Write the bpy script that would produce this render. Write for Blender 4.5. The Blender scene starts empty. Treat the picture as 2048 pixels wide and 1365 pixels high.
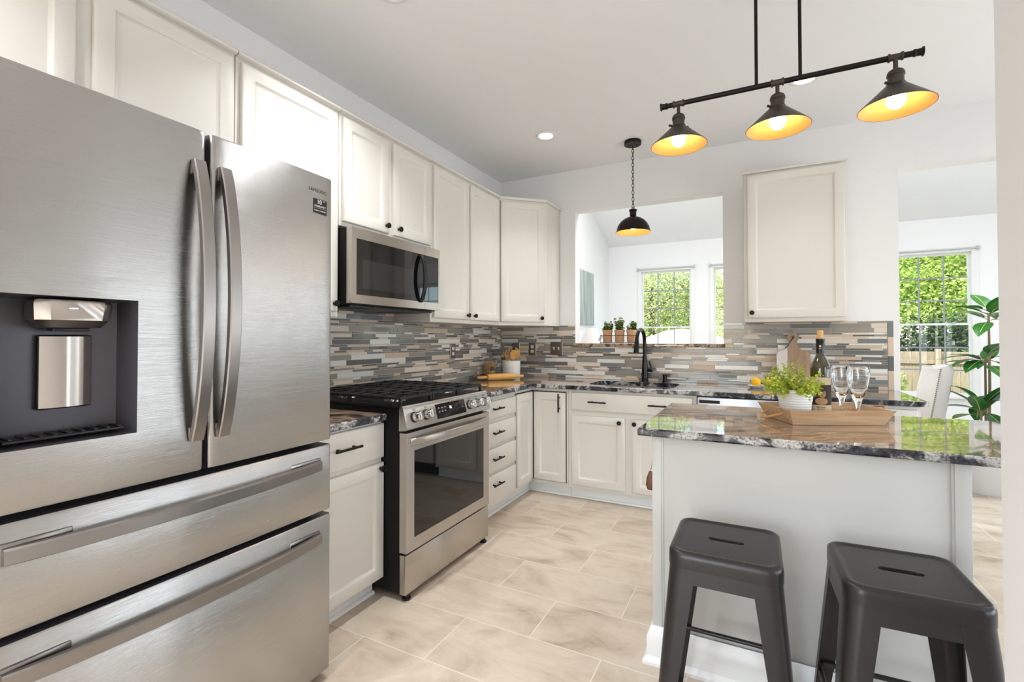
import bpy, bmesh, math, random
from mathutils import Vector, Matrix

# ---------------------------------------------------------------- camera, light, exposure
SC = bpy.context.scene
COL = SC.collection
cam_d = bpy.data.cameras.new('camera')
cam = bpy.data.objects.new('camera', cam_d)
COL.objects.link(cam)
cam_d.sensor_fit = 'HORIZONTAL'
cam_d.sensor_width = 36.0
cam_d.lens = 951.07 / 2048 * 36.0
cam_d.shift_x = -3.6 / 2048
cam_d.shift_y = -19.0 / 2048
cam_d.clip_start = 0.02
cam_d.clip_end = 200
cam.location = (2.1934, -4.0270, 1.2108)
cam.rotation_euler = (math.pi / 2 + 0.0153, 0.0009, math.radians(27.015))
SC.camera = cam

world = bpy.data.worlds.new('world')
SC.world = world
world.use_nodes = True
wn = world.node_tree.nodes
wl_ = world.node_tree.links
bgn = wn['Background']
sky = wn.new('ShaderNodeTexSky')
sky.sky_type = 'NISHITA'
sky.sun_disc = False
sky.sun_elevation = math.radians(48)
sky.sun_rotation = math.radians(200)
sky.altitude = 100
sky.air_density = 1.0
sky.dust_density = 1.5
wl_.new(sky.outputs['Color'], bgn.inputs['Color'])
bgn.inputs['Strength'].default_value = 0.55

sun_d = bpy.data.lights.new('sun', 'SUN')
sun_d.energy = 7.5
sun_d.angle = math.radians(0.6)
sun_d.color = (1.0, 0.95, 0.86)
sun = bpy.data.objects.new('sun', sun_d)
COL.objects.link(sun)
sun.location = (-3, -6, 9)
sun.rotation_euler = Vector((0.42, 0.60, -0.85)).to_track_quat('-Z', 'Y').to_euler()

FILL_GAIN = 1.0          # power scale of the fill lights added at unseen openings
def fill_light(name, loc, aim, sx, sy, power, col=(0.86, 0.935, 1.0)):
    d = bpy.data.lights.new(name, 'AREA')
    d.shape = 'RECTANGLE'; d.size = sx; d.size_y = sy
    d.energy = power * FILL_GAIN; d.color = col
    o = bpy.data.objects.new(name, d)
    COL.objects.link(o); o.location = loc
    o.rotation_euler = Vector(aim).to_track_quat('-Z', 'Z').to_euler()
    return o
fill_light('side_fill', (5.57, -2.34, 1.05), (-1, 0, 0), 1.0, 1.95, 31)  # added fill at an unseen right-wall opening, lights the cabinets
for (y_, w_, p_) in ((-0.89, 0.085, 6.0), (-1.34, 0.04, 2.2)):  # added narrow lights, out of view, that streak the refrigerator doors
    fill_light('slit_fill', (5.57, y_, 1.12), (-1, 0, 0), w_, 2.0, p_)
fill_light('dining_fill', (5.52, -4.40, 1.45), (-1, 0, 0), 1.5, 1.3, 12)  # added fill at an unseen dining wall opening
fill_light('entry_fill', (1.25, -7.42, 1.25), (0, 1, 0), 1.6, 1.9, 30)  # added fill from behind the camera
SLITS = ((4.60, 0.05), (4.78, 0.12), (4.97, 0.05), (5.16, 0.12), (5.41, 0.08))  # added slit openings, unseen, mirrored as streaks in the refrigerator
for x_, w_ in SLITS:
    fill_light('back_slit_fill', (x_, -0.012, 1.25), (0, -1, 0), w_, 2.0, 30.0 * w_)
for x_ in (6.155, 7.185, 8.215):  # added fills inside the hidden sunroom windows
    fill_light('sunroom_fill', (x_, 3.245, 1.39), (0, -1, 0), 0.66, 1.62, 16)
for x_ in (0.95, 2.60, 4.25):  # added fills under the sunroom ceiling, which has no opening there
    fill_light('sunroom_top_fill', (x_, 0.90, 3.53), (0, -0.37, -1), 1.10, 1.10, 25, (0.96, 0.98, 1.0))
CAN_POWER = 7.0

vs = SC.view_settings
SC.display_settings.display_device = 'sRGB'
vs.view_transform = 'Standard'
vs.look = 'None'
vs.exposure = 0.36
vs.gamma = 1.0
vs.use_curve_mapping = False

# ---------------------------------------------------------------- helpers
R = random.Random(7)
PI = math.pi
def srgb(r, g, b):
    def f(c):
        c /= 255.0
        return c / 12.92 if c <= 0.04045 else ((c + 0.055) / 1.055) ** 2.4
    return (f(r), f(g), f(b), 1.0)

class BM:
    """collects shapes into one mesh"""
    def __init__(s):
        s.b = bmesh.new()
    def _m(s, faces, m):
        for f in faces:
            f.material_index = m
    def box(s, x0, x1, y0, y1, z0, z1, bev=0.0, m=0, seg=2, mat=None):
        n0 = set(s.b.faces)
        r = bmesh.ops.create_cube(s.b, size=1.0)
        T = Matrix.Translation(((x0 + x1) / 2, (y0 + y1) / 2, (z0 + z1) / 2)) @ Matrix.Diagonal((abs(x1 - x0), abs(y1 - y0), abs(z1 - z0), 1))
        bmesh.ops.transform(s.b, matrix=T, verts=r['verts'])
        vv = r['verts']
        if bev > 0:
            es = list({e for v in vv for e in v.link_edges})
            q = bmesh.ops.bevel(s.b, geom=es, offset=bev, segments=seg, affect='EDGES', profile=0.5)
        fs = [f for f in s.b.faces if f not in n0]
        s._m(fs, m)
        if mat is not None:
            bmesh.ops.transform(s.b, matrix=mat, verts=list({v for f in fs for v in f.verts}))
        return s
    def mesh(s, verts, faces, m=0, mat=None):
        vs_ = [s.b.verts.new(mat @ Vector(v) if mat is not None else v) for v in verts]
        for f in faces:
            try:
                q = s.b.faces.new([vs_[i] for i in f]); q.material_index = m
            except ValueError:
                pass
        return s
    def rings(s, loops, m=0, cap0=True, cap1=True, closed=True, mat=None, wrap=False):
        n = len(loops[0])
        V = [v for l in loops for v in l]
        F = []
        L = len(loops)
        for i in range(L if wrap else L - 1):
            a, c = i * n, ((i + 1) % L) * n
            for j in range(n if closed else n - 1):
                k = (j + 1) % n
                F.append((a + j, a + k, c + k, c + j))
        if cap0 and not wrap: F.append(tuple(range(n - 1, -1, -1)))
        if cap1 and not wrap: F.append(tuple((L - 1) * n + i for i in range(n)))
        return s.mesh(V, F, m, mat)
    def cyl(s, p0, p1, r0, r1=None, seg=20, m=0, caps=True):
        r1 = r0 if r1 is None else r1
        p0, p1 = Vector(p0), Vector(p1)
        z = (p1 - p0).normalized()
        x = z.orthogonal().normalized(); y = z.cross(x)
        l0 = [p0 + (x * math.cos(t) + y * math.sin(t)) * r0 for t in [2 * PI * i / seg for i in range(seg)]]
        l1 = [p1 + (x * math.cos(t) + y * math.sin(t)) * r1 for t in [2 * PI * i / seg for i in range(seg)]]
        return s.rings([l0, l1], m, caps, caps)
    def lathe(s, prof, c=(0, 0, 0), seg=32, m=0, axis=None, cap0=False, cap1=False):
        M = Matrix.Translation(Vector(c))
        if axis is not None:
            M = M @ Vector((0, 0, 1)).rotation_difference(Vector(axis)).to_matrix().to_4x4()
        loops = [[(r * math.cos(2 * PI * i / seg), r * math.sin(2 * PI * i / seg), z) for i in range(seg)] for r, z in prof]
        return s.rings(loops, m, cap0, cap1, mat=M)
    def tube(s, pts, r, seg=10, m=0, closed=False, caps=True):
        P = [Vector(p) for p in pts]
        n = len(P)
        rr = r if isinstance(r, (list, tuple)) else [r] * n
        loops = []
        t0 = None; x = None
        for i in range(n):
            if closed:
                t = (P[(i + 1) % n] - P[i - 1]).normalized()
            else:
                t = (P[min(i + 1, n - 1)] - P[max(i - 1, 0)]).normalized()
            if x is None:
                x = t.orthogonal().normalized()
            else:
                x = (x - t * x.dot(t))
                x = x.normalized() if x.length > 1e-6 else t.orthogonal().normalized()
            y = t.cross(x)
            loops.append([P[i] + (x * math.cos(2 * PI * k / seg) + y * math.sin(2 * PI * k / seg)) * rr[i] for k in range(seg)])
        return s.rings(loops, m, caps, caps, wrap=closed)
    def prism(s, poly, a, b, axis='z', m=0):
        """polygon (list of 2d) extruded from a to b along an axis"""
        def P(p, t):
            return {'z': (p[0], p[1], t), 'y': (p[0], t, p[1]), 'x': (t, p[0], p[1])}[axis]
        return s.rings([[P(p, a) for p in poly], [P(p, b) for p in poly]], m)
    def quad(s, pts, m=0):
        return s.mesh(pts, [tuple(range(len(pts)))], m)
    def text(s, body, size, M, m=0, depth=0.0, align='CENTER', bold=False, space=1.0):
        cu = bpy.data.curves.new('lettering', 'FONT')
        cu.body = body; cu.size = size; cu.align_x = align; cu.align_y = 'CENTER'
        cu.extrude = depth
        cu.resolution_u = 3
        cu.space_character = space
        if bold: cu.offset = size * 0.02
        o = bpy.data.objects.new('lettering', cu)
        COL.objects.link(o)
        bpy.context.view_layer.update()
        dg = bpy.context.evaluated_depsgraph_get()
        me = bpy.data.meshes.new_from_object(o.evaluated_get(dg))
        s.mesh([v.co.copy() for v in me.vertices], [tuple(p.vertices) for p in me.polygons], m, M)
        bpy.data.objects.remove(o); bpy.data.curves.remove(cu); bpy.data.meshes.remove(me)
        return s

def wloc(o):
    v = Vector((0, 0, 0))
    while o is not None:
        v += o.location; o = o.parent
    return v
def obj(name, bm, mats, parent=None, local=False, smooth=38, fixn=True, kind=None):
    b = bm.b
    if fixn:
        bmesh.ops.recalc_face_normals(b, faces=b.faces)
    if parent is not None and not local:
        bmesh.ops.translate(b, vec=-wloc(parent), verts=b.verts)
    me = bpy.data.meshes.new(name)
    b.to_mesh(me); b.free()
    for mt in (mats if isinstance(mats, (list, tuple)) else [mats]):
        me.materials.append(mt)
    if smooth:
        me.polygons.foreach_set('use_smooth', [True] * len(me.polygons))
        me.set_sharp_from_angle(angle=math.radians(smooth))
    o = bpy.data.objects.new(name, me)
    COL.objects.link(o)
    if parent is not None:
        o.parent = parent
    if kind: o['kind'] = kind
    return o
def center_origin(o):
    me = o.data
    c = sum((Vector(q) for q in o.bound_box), Vector()) / 8
    me.transform(Matrix.Translation(-c)); o.location = o.location + c
def tag(o, label, cat, group=None):
    o['label'] = label; o['category'] = cat
    if group: o['group'] = group
    return o
def thing(name, label, cat, loc=(0, 0, 0), rz=0.0, group=None):
    o = bpy.data.objects.new(name, None)
    COL.objects.link(o)
    o.empty_display_size = 0.05
    o.location = loc; o.rotation_euler = (0, 0, rz)
    return tag(o, label, cat, group)
def dup(root, loc=None, rz=None, label=None):
    r = root.copy(); COL.objects.link(r)
    if loc is not None: r.location = loc
    if rz is not None: r.rotation_euler = (0, 0, rz)
    if label: r['label'] = label
    for ch in list(root.children):
        c = ch.copy(); COL.objects.link(c); c.parent = r
        for g in list(ch.children):
            d = g.copy(); COL.objects.link(d); d.parent = c
    return r
def structure(name, bm, mats, parent=None, smooth=38):
    o = obj(name, bm, mats, parent, smooth=smooth)
    if parent is None: o['kind'] = 'structure'
    return o

# ---------------------------------------------------------------- materials
def newmat(name):
    m = bpy.data.materials.new(name); m.use_nodes = True
    nt = m.node_tree
    return m, nt, nt.nodes['Principled BSDF']
def mat(name, col, rough=0.5, metal=0.0, spec=0.5, coat=0.0, trans=0.0, ior=1.45, emit=None, estr=0.0, bump=None, vary=0.0):
    m, nt, p = newmat(name)
    p.inputs['Base Color'].default_value = col
    p.inputs['Roughness'].default_value = rough
    p.inputs['Metallic'].default_value = metal
    p.inputs['Specular IOR Level'].default_value = spec
    p.inputs['Coat Weight'].default_value = coat
    p.inputs['Transmission Weight'].default_value = trans
    p.inputs['IOR'].default_value = ior
    if emit is not None:
        p.inputs['Emission Color'].default_value = emit
        p.inputs['Emission Strength'].default_value = estr
    if bump:
        tc = nt.nodes.new('ShaderNodeTexCoord')
        n = nt.nodes.new('ShaderNodeTexNoise'); n.inputs['Scale'].default_value = bump[0]; n.inputs['Detail'].default_value = 4
        b = nt.nodes.new('ShaderNodeBump'); b.inputs['Strength'].default_value = bump[1]; b.inputs['Distance'].default_value = bump[2]
        nt.links.new(tc.outputs['Object'], n.inputs['Vector'])
        nt.links.new(n.outputs['Fac'], b.inputs['Height'])
        nt.links.new(b.outputs['Normal'], p.inputs['Normal'])
    if vary:
        g = nt.nodes.new('ShaderNodeNewGeometry')
        h = nt.nodes.new('ShaderNodeHueSaturation')
        mr = nt.nodes.new('ShaderNodeMapRange')
        mr.inputs['To Min'].default_value = 1 - vary; mr.inputs['To Max'].default_value = 1 + vary
        nt.links.new(g.outputs['Random Per Island'], mr.inputs['Value'])
        nt.links.new(mr.outputs['Result'], h.inputs['Value'])
        h.inputs['Color'].default_value = col
        nt.links.new(h.outputs['Color'], p.inputs['Base Color'])
    return m
def ramp(nt, stops, interp='LINEAR'):
    r = nt.nodes.new('ShaderNodeValToRGB')
    r.color_ramp.interpolation = interp
    e = r.color_ramp.elements
    while len(e) < len(stops): e.new(0.5)
    for q, (p, c) in zip(e, stops):
        q.position = p; q.color = c
    return r
def noise(nt, vec, scale, detail=5, rough=0.55, dist=0.0):
    n = nt.nodes.new('ShaderNodeTexNoise')
    n.inputs['Scale'].default_value = scale; n.inputs['Detail'].default_value = detail
    n.inputs['Roughness'].default_value = rough; n.inputs['Distortion'].default_value = dist
    if vec is not None: nt.links.new(vec, n.inputs['Vector'])
    return n
def mapping(nt, sc=(1, 1, 1), rot=(0, 0, 0), loc=(0, 0, 0), src='Object'):
    tc = nt.nodes.new('ShaderNodeTexCoord')
    mp = nt.nodes.new('ShaderNodeMapping')
    mp.inputs['Scale'].default_value = sc; mp.inputs['Rotation'].default_value = rot; mp.inputs['Location'].default_value = loc
    nt.links.new(tc.outputs[src], mp.inputs['Vector'])
    return mp.outputs['Vector']
def mixc(nt, fac, a, b, mode='MIX'):
    n = nt.nodes.new('ShaderNodeMix'); n.data_type = 'RGBA'; n.blend_type = mode
    for k, v in ((0, fac), (6, a), (7, b)):
        if hasattr(v, 'is_output') or isinstance(v, bpy.types.NodeSocket): nt.links.new(v, n.inputs[k])
        else: n.inputs[k].default_value = v
    return n.outputs[2]

M = {}
M['wall'] = mat('wall_paint', srgb(237, 236, 235), 0.75, spec=0.25)
M['ceiling'] = mat('ceiling_paint', srgb(242, 242, 242), 0.9, spec=0.15)
M['sunwall'] = mat('sunroom_paint', srgb(243, 243, 244), 0.75, spec=0.25)
M['trim'] = mat('trim_paint', srgb(236, 236, 234), 0.4)
M['cab'] = mat('cabinet_paint', srgb(222, 217, 208), 0.42, spec=0.45, bump=(60, 0.04, 0.002))
M['gap'] = mat('gap_shade_paint', srgb(70, 62, 54), 0.8)
M['islandp'] = mat('island_paint', srgb(200, 199, 195), 0.5, spec=0.4)
M['bronze'] = mat('oil_rubbed_bronze', srgb(38, 32, 30), 0.38, metal=0.7)
M['black'] = mat('black_enamel', srgb(16, 15, 16), 0.42, spec=0.3)
M['blackmat'] = mat('cast_iron', srgb(28, 27, 28), 0.55)
M['blackplastic'] = mat('black_plastic', srgb(26, 25, 26), 0.35)
M['faucet'] = mat('matte_black_faucet', srgb(24, 22, 24), 0.25, metal=0.4)
M['chrome'] = mat('polished_chrome', srgb(222, 222, 222), 0.10, metal=1.0)
M['darkglass'] = mat('dark_oven_glass', srgb(14, 13, 13), 0.03, spec=0.6, coat=0.15)
M['midglass'] = mat('dark_screen_glass', srgb(38, 36, 36), 0.05, spec=0.7)
M['white_enamel'] = mat('white_ceramic', srgb(236, 234, 230), 0.25, bump=(40, 0.05, 0.002))
M['white_plastic'] = mat('white_plastic', srgb(232, 230, 225), 0.4)
M['dish'] = mat('dishwasher_front', srgb(222, 226, 232), 0.28, metal=0.45)
M['recess'] = mat('dispenser_grey', srgb(84, 82, 88), 0.35, metal=0.35)
M['handle'] = mat('handle_graphite_steel', srgb(150, 145, 142), 0.30, metal=1.0)
M['terracotta'] = mat('terracotta', srgb(204, 160, 122), 0.8, bump=(90, 0.2, 0.004))
M['wire'] = mat('dark_wire', srgb(52, 50, 52), 0.5, metal=0.5)
M['soil'] = mat('potting_soil', srgb(60, 48, 38), 0.95)
M['lemon'] = mat('lemon_peel', srgb(246, 190, 20), 0.45, bump=(140, 0.15, 0.003))
M['orange'] = mat('orange_peel', srgb(244, 176, 30), 0.45, bump=(140, 0.15, 0.003))
M['woodspoon'] = mat('honey_wood', srgb(214, 160, 84), 0.5, bump=(50, 0.1, 0.003))
M['redtip'] = mat('rust_red_wood', srgb(176, 84, 60), 0.5)
M['rope'] = mat('jute_rope', srgb(196, 150, 92), 0.9)
M['cork'] = mat('cork', srgb(214, 170, 112), 0.85, bump=(160, 0.3, 0.003))
M['nickel'] = mat('brushed_bronze_plate', srgb(126, 116, 108), 0.35, metal=0.8)
M['outlet'] = mat('outlet_ivory', srgb(228, 222, 212), 0.4)
M['steelpan'] = mat('sink_steel', srgb(120, 118, 116), 0.35, metal=0.9)
M['bulb'] = mat('glowing_bulb', (1, 0.9, 0.75, 1), 0.3, emit=(1.0, 0.86, 0.66, 1), estr=22.0)
M['canlens'] = mat('downlight_lens', (1, 1, 1, 1), 0.4, emit=(1.0, 0.93, 0.82, 1), estr=9.0)
M['shade_out'] = mat('shade_bronze', srgb(74, 66, 60), 0.42, metal=0.55)
M['shade_in'] = mat('shade_gold_lining', srgb(206, 146, 76), 0.42, metal=0.0)
M['pend_in'] = mat('pendant_gold_lining', srgb(206, 152, 80), 0.4)
M['led'] = mat('display_digits', (0.9, 0.95, 1, 1), 0.4, emit=(0.85, 0.95, 1, 1), estr=2.5)
M['ledblue'] = mat('indicator_blue', (0.5, 0.7, 1, 1), 0.4, emit=(0.5, 0.7, 1, 1), estr=2.0)
M['stickerblack'] = mat('sticker_black', srgb(24, 22, 22), 0.35)
M['printgrey'] = mat('print_grey', srgb(176, 172, 168), 0.5)
M['logo'] = mat('logo_dark_grey', srgb(66, 62, 60), 0.4, metal=0.0)
M['printwhite'] = mat('print_white', srgb(236, 234, 228), 0.5)
M['gunmetal'] = mat('stool_gunmetal', srgb(55, 53, 53), 0.30, metal=0.55, bump=(25, 0.03, 0.004))
M['leather'] = mat('dark_rubber', srgb(24, 24, 24), 0.7)
M['fabric'] = mat('cream_upholstery', srgb(222, 217, 212), 0.9, bump=(220, 0.25, 0.003))
M['nail'] = mat('nailhead', srgb(150, 146, 140), 0.3, metal=1.0)
M['pasta'] = mat('dry_pasta', srgb(222, 168, 92), 0.6, vary=0.25)
M['stem'] = mat('plant_stem', srgb(150, 128, 100), 0.7)
M['bark'] = mat('bark', srgb(92, 78, 64), 0.9, bump=(14, 0.5, 0.03))
M['potwhite'] = mat('white_ribbed_pot', srgb(234, 234, 234), 0.35)
M['bottleglass'] = mat('olive_bottle_glass', srgb(62, 54, 16), 0.06, spec=0.7, coat=0.5)
M['foil'] = mat('black_foil', srgb(22, 22, 28), 0.35)
M['paperdark'] = mat('label_dark_brown', srgb(58, 42, 36), 0.6)
M['papercream'] = mat('label_cream', srgb(214, 196, 160), 0.7)
M['paperskin'] = mat('label_sepia', srgb(176, 134, 96), 0.7)
M['canopy'] = mat('pale_canopy', srgb(226, 208, 190), 0.8)
M['concrete'] = mat('pale_patio', srgb(214, 206, 196), 0.85)

def leafmat(name, c1, c2, trans=0.35, rough=0.5):
    m, nt, p = newmat(name)
    g = nt.nodes.new('ShaderNodeNewGeometry')
    r = ramp(nt, [(0.0, c1), (1.0, c2)])
    nt.links.new(g.outputs['Random Per Island'], r.inputs['Fac'])
    nt.links.new(r.outputs['Color'], p.inputs['Base Color'])
    p.inputs['Roughness'].default_value = rough
    t = nt.nodes.new('ShaderNodeBsdfTranslucent')
    nt.links.new(r.outputs['Color'], t.inputs['Color'])
    mx = nt.nodes.new('ShaderNodeMixShader'); mx.inputs[0].default_value = trans
    nt.links.new(p.outputs[0], mx.inputs[1]); nt.links.new(t.outputs[0], mx.inputs[2])
    nt.links.new(mx.outputs[0], nt.nodes['Material Output'].inputs['Surface'])
    return m
M['leaf_lime'] = leafmat('lime_leaves', srgb(138, 168, 44), srgb(222, 226, 96), 0.3)
M['leaf_herb'] = leafmat('herb_leaves', srgb(52, 84, 30), srgb(132, 152, 62), 0.25)
M['leaf_big'] = leafmat('glossy_leaf', srgb(30, 88, 42), srgb(66, 140, 48), 0.2, 0.3)
M['leaf_rib'] = mat('leaf_midrib', srgb(206, 206, 104), 0.5)
M['tree_bright'] = leafmat('bright_tree_leaves', srgb(116, 152, 58), srgb(212, 226, 122), 0.45, 0.6)
M['tree_mid'] = leafmat('mid_tree_leaves', srgb(146, 162, 98), srgb(220, 224, 168), 0.45, 0.6)
M['tree_dark'] = leafmat('evergreen_leaves', srgb(30, 48, 28), srgb(74, 98, 52), 0.2, 0.7)

def steelmat(name, base, rough, wav=0.0, grain=(4, 4, 1100), gb=0.00034):
    m, nt, p = newmat(name)
    p.inputs['Base Color'].default_value = base
    p.inputs['Metallic'].default_value = 1.0
    p.inputs['Anisotropic'].default_value = 1.0
    p.inputs['Anisotropic Rotation'].default_value = 0.25
    tg = nt.nodes.new('ShaderNodeTangent'); tg.direction_type = 'RADIAL'; tg.axis = 'Z'
    nt.links.new(tg.outputs[0], p.inputs['Tangent'])
    v = mapping(nt, grain)
    n = noise(nt, v, 1.0, 3, 0.5)
    mr = nt.nodes.new('ShaderNodeMapRange')
    mr.inputs['To Min'].default_value = rough - 0.02; mr.inputs['To Max'].default_value = rough + 0.025
    nt.links.new(n.outputs['Fac'], mr.inputs['Value'])
    nt.links.new(mr.outputs['Result'], p.inputs['Roughness'])
    bg = nt.nodes.new('ShaderNodeBump'); bg.inputs['Strength'].default_value = 1.0; bg.inputs['Distance'].default_value = gb
    nt.links.new(n.outputs['Fac'], bg.inputs['Height'])
    nt.links.new(bg.outputs['Normal'], p.inputs['Normal'])
    if wav:
        v2 = mapping(nt, (2.0, 5.0, 1.6))
        n2 = noise(nt, v2, 1.0, 1, 0.4)
        b = nt.nodes.new('ShaderNodeBump'); b.inputs['Strength'].default_value = wav; b.inputs['Distance'].default_value = 0.02
        nt.links.new(n2.outputs['Fac'], b.inputs['Height'])
        nt.links.new(b.outputs['Normal'], bg.inputs['Normal'])
    return m
M['steel'] = steelmat('brushed_steel_doors', srgb(186, 185, 183), 0.20, 0.26)
M['steel2'] = steelmat('brushed_steel', srgb(196, 189, 182), 0.24, gb=0.00005)

def glassmat(name, tint=(1, 1, 1, 1), refl=1.0):
    m = bpy.data.materials.new(name); m.use_nodes = True
    nt = m.node_tree; nt.nodes.clear()
    out = nt.nodes.new('ShaderNodeOutputMaterial')
    t = nt.nodes.new('ShaderNodeBsdfTransparent'); t.inputs[0].default_value = tint
    g = nt.nodes.new('ShaderNodeBsdfGlossy'); g.inputs['Roughness'].default_value = 0.01
    f = nt.nodes.new('ShaderNodeLayerWeight'); f.inputs['Blend'].default_value = 0.5
    pw = nt.nodes.new('ShaderNodeMath'); pw.operation = 'POWER'; pw.inputs[1].default_value = 5.0
    ad = nt.nodes.new('ShaderNodeMath'); ad.operation = 'MULTIPLY_ADD'; ad.inputs[1].default_value = 0.92; ad.inputs[2].default_value = 0.04
    nt.links.new(f.outputs['Facing'], pw.inputs[0]); nt.links.new(pw.outputs[0], ad.inputs[0])
    mu = nt.nodes.new('ShaderNodeMath'); mu.operation = 'MULTIPLY'; mu.inputs[1].default_value = refl
    mx = nt.nodes.new('ShaderNodeMixShader')
    nt.links.new(ad.outputs[0], mu.inputs[0]); nt.links.new(mu.outputs[0], mx.inputs[0])
    nt.links.new(t.outputs[0], mx.inputs[1]); nt.links.new(g.outputs[0], mx.inputs[2])
    nt.links.new(mx.outputs[0], out.inputs[0])
    return m
M['pane'] = glassmat('window_glass', (1, 1, 1, 1), 0.4)
M['jarglass'] = glassmat('jar_glass', (0.93, 0.95, 0.94, 1), 1.2)
M['wineglass'] = mat('clear_crystal', (1, 1, 1, 1), 0.0, trans=1.0, ior=1.48)

def granite(name, edge=False):
    m, nt, p = newmat(name)
    p.inputs['Roughness'].default_value = 0.06 if not edge else 0.16
    p.inputs['Specular IOR Level'].default_value = 0.55
    if not edge:
        p.inputs['Coat Weight'].default_value = 0.45; p.inputs['Coat Roughness'].default_value = 0.01; p.inputs['Coat IOR'].default_value = 1.5
    v = mapping(nt, (1, 1, 1), (0, 0, math.radians(-24)))
    warp = noise(nt, v, 2.2, 3, 0.5)
    # warp the coordinates, then stretch them so the veins run across the slab
    vm = nt.nodes.new('ShaderNodeVectorMath'); vm.operation = 'SCALE'; vm.inputs['Scale'].default_value = 0.32
    nt.links.new(warp.outputs['Color'], vm.inputs[0])
    va = nt.nodes.new('ShaderNodeVectorMath'); va.operation = 'ADD'
    nt.links.new(v, va.inputs[0]); nt.links.new(vm.outputs[0], va.inputs[1])
    mp = nt.nodes.new('ShaderNodeMapping')
    mp.inputs['Scale'].default_value = (3.2, 22.0, 12.0) if not edge else (13, 13, 16)
    nt.links.new(va.outputs[0], mp.inputs['Vector'])
    n1 = noise(nt, mp.outputs[0], 1.0, 8, 0.62, 0.6)
    if not edge:
        base = ramp(nt, [(0.32, srgb(32, 28, 28)), (0.42, srgb(88, 74, 64)), (0.50, srgb(156, 130, 108)), (0.57, srgb(196, 168, 140)), (0.68, srgb(126, 112, 102))])
    else:
        base = ramp(nt, [(0.38, srgb(26, 28, 34)), (0.50, srgb(76, 76, 82)), (0.57, srgb(178, 176, 174)), (0.64, srgb(204, 201, 196)), (0.74, srgb(50, 50, 56))])
    nt.links.new(n1.outputs['Fac'], base.inputs['Fac'])
    sp = noise(nt, mapping(nt), 150 if not edge else 120, 3, 0.7)
    sr = ramp(nt, [(0.40, (0, 0, 0, 1)), (0.50, (1, 1, 1, 1))])
    nt.links.new(sp.outputs['Fac'], sr.inputs['Fac'])
    c = mixc(nt, 0.28 if not edge else 0.62, base.outputs['Color'], sr.outputs['Color'], 'MULTIPLY')
    n2 = noise(nt, mp.outputs[0], 2.3, 6, 0.7, 1.2)
    dk = ramp(nt, [(0.60, (0, 0, 0, 1)), (0.68, (1, 1, 1, 1))])
    nt.links.new(n2.outputs['Fac'], dk.inputs['Fac'])
    c = mixc(nt, dk.outputs['Color'], c, srgb(38, 34, 36))
    nt.links.new(c, p.inputs['Base Color'])
    return m
M['granite'] = granite('granite_polished')
M['granite_edge'] = granite('granite_edge', True)
M['granite_sill'] = granite('granite_sill', False)
for n_ in M['granite_sill'].node_tree.nodes:
    if n_.type == 'MAPPING' and abs(n_.inputs['Scale'].default_value[1] - 22) < 0.1: n_.inputs['Scale'].default_value = (16, 22, 16)

def woodmat(name, c1, c2, sc=(1, 1, 1), rough=0.55, rot=0.0):
    m, nt, p = newmat(name)
    v = mapping(nt, sc, (0, 0, rot))
    n = noise(nt, v, 6.0, 6, 0.6, 0.8)
    r = ramp(nt, [(0.3, c1), (0.7, c2)])
    nt.links.new(n.outputs['Fac'], r.inputs['Fac'])
    nt.links.new(r.outputs['Color'], p.inputs['Base Color'])
    p.inputs['Roughness'].default_value = rough
    b = nt.nodes.new('ShaderNodeBump'); b.inputs['Strength'].default_value = 0.12; b.inputs['Distance'].default_value = 0.002
    nt.links.new(n.outputs['Fac'], b.inputs['Height']); nt.links.new(b.outputs['Normal'], p.inputs['Normal'])
    return m
M['traywood'] = woodmat('washed_tray_wood', srgb(176, 136, 98), srgb(212, 182, 146), (0.5, 5, 6))
M['boardwood'] = woodmat('walnut_board', srgb(146, 118, 94), srgb(182, 152, 122), (6, 3, 0.8))
M['boardpaint'] = woodmat('whitewashed_board', srgb(214, 206, 200), srgb(228, 222, 216), (6, 3, 0.8))
M['fence'] = woodmat('fence_boards', srgb(108, 98, 78), srgb(136, 124, 100), (5, 5, 0.6), 0.8)
M['grass'] = woodmat('lawn_grass', srgb(96, 128, 52), srgb(148, 172, 78), (4, 4, 4), 0.9)
M['art'] = woodmat('abstract_canvas', srgb(126, 146, 148), srgb(208, 212, 206), (8, 2.2, 0.16), 0.7)
M['utensilwood'] = woodmat('dark_handle_wood', srgb(84, 58, 40), srgb(122, 84, 56), (6, 6, 1))

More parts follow.
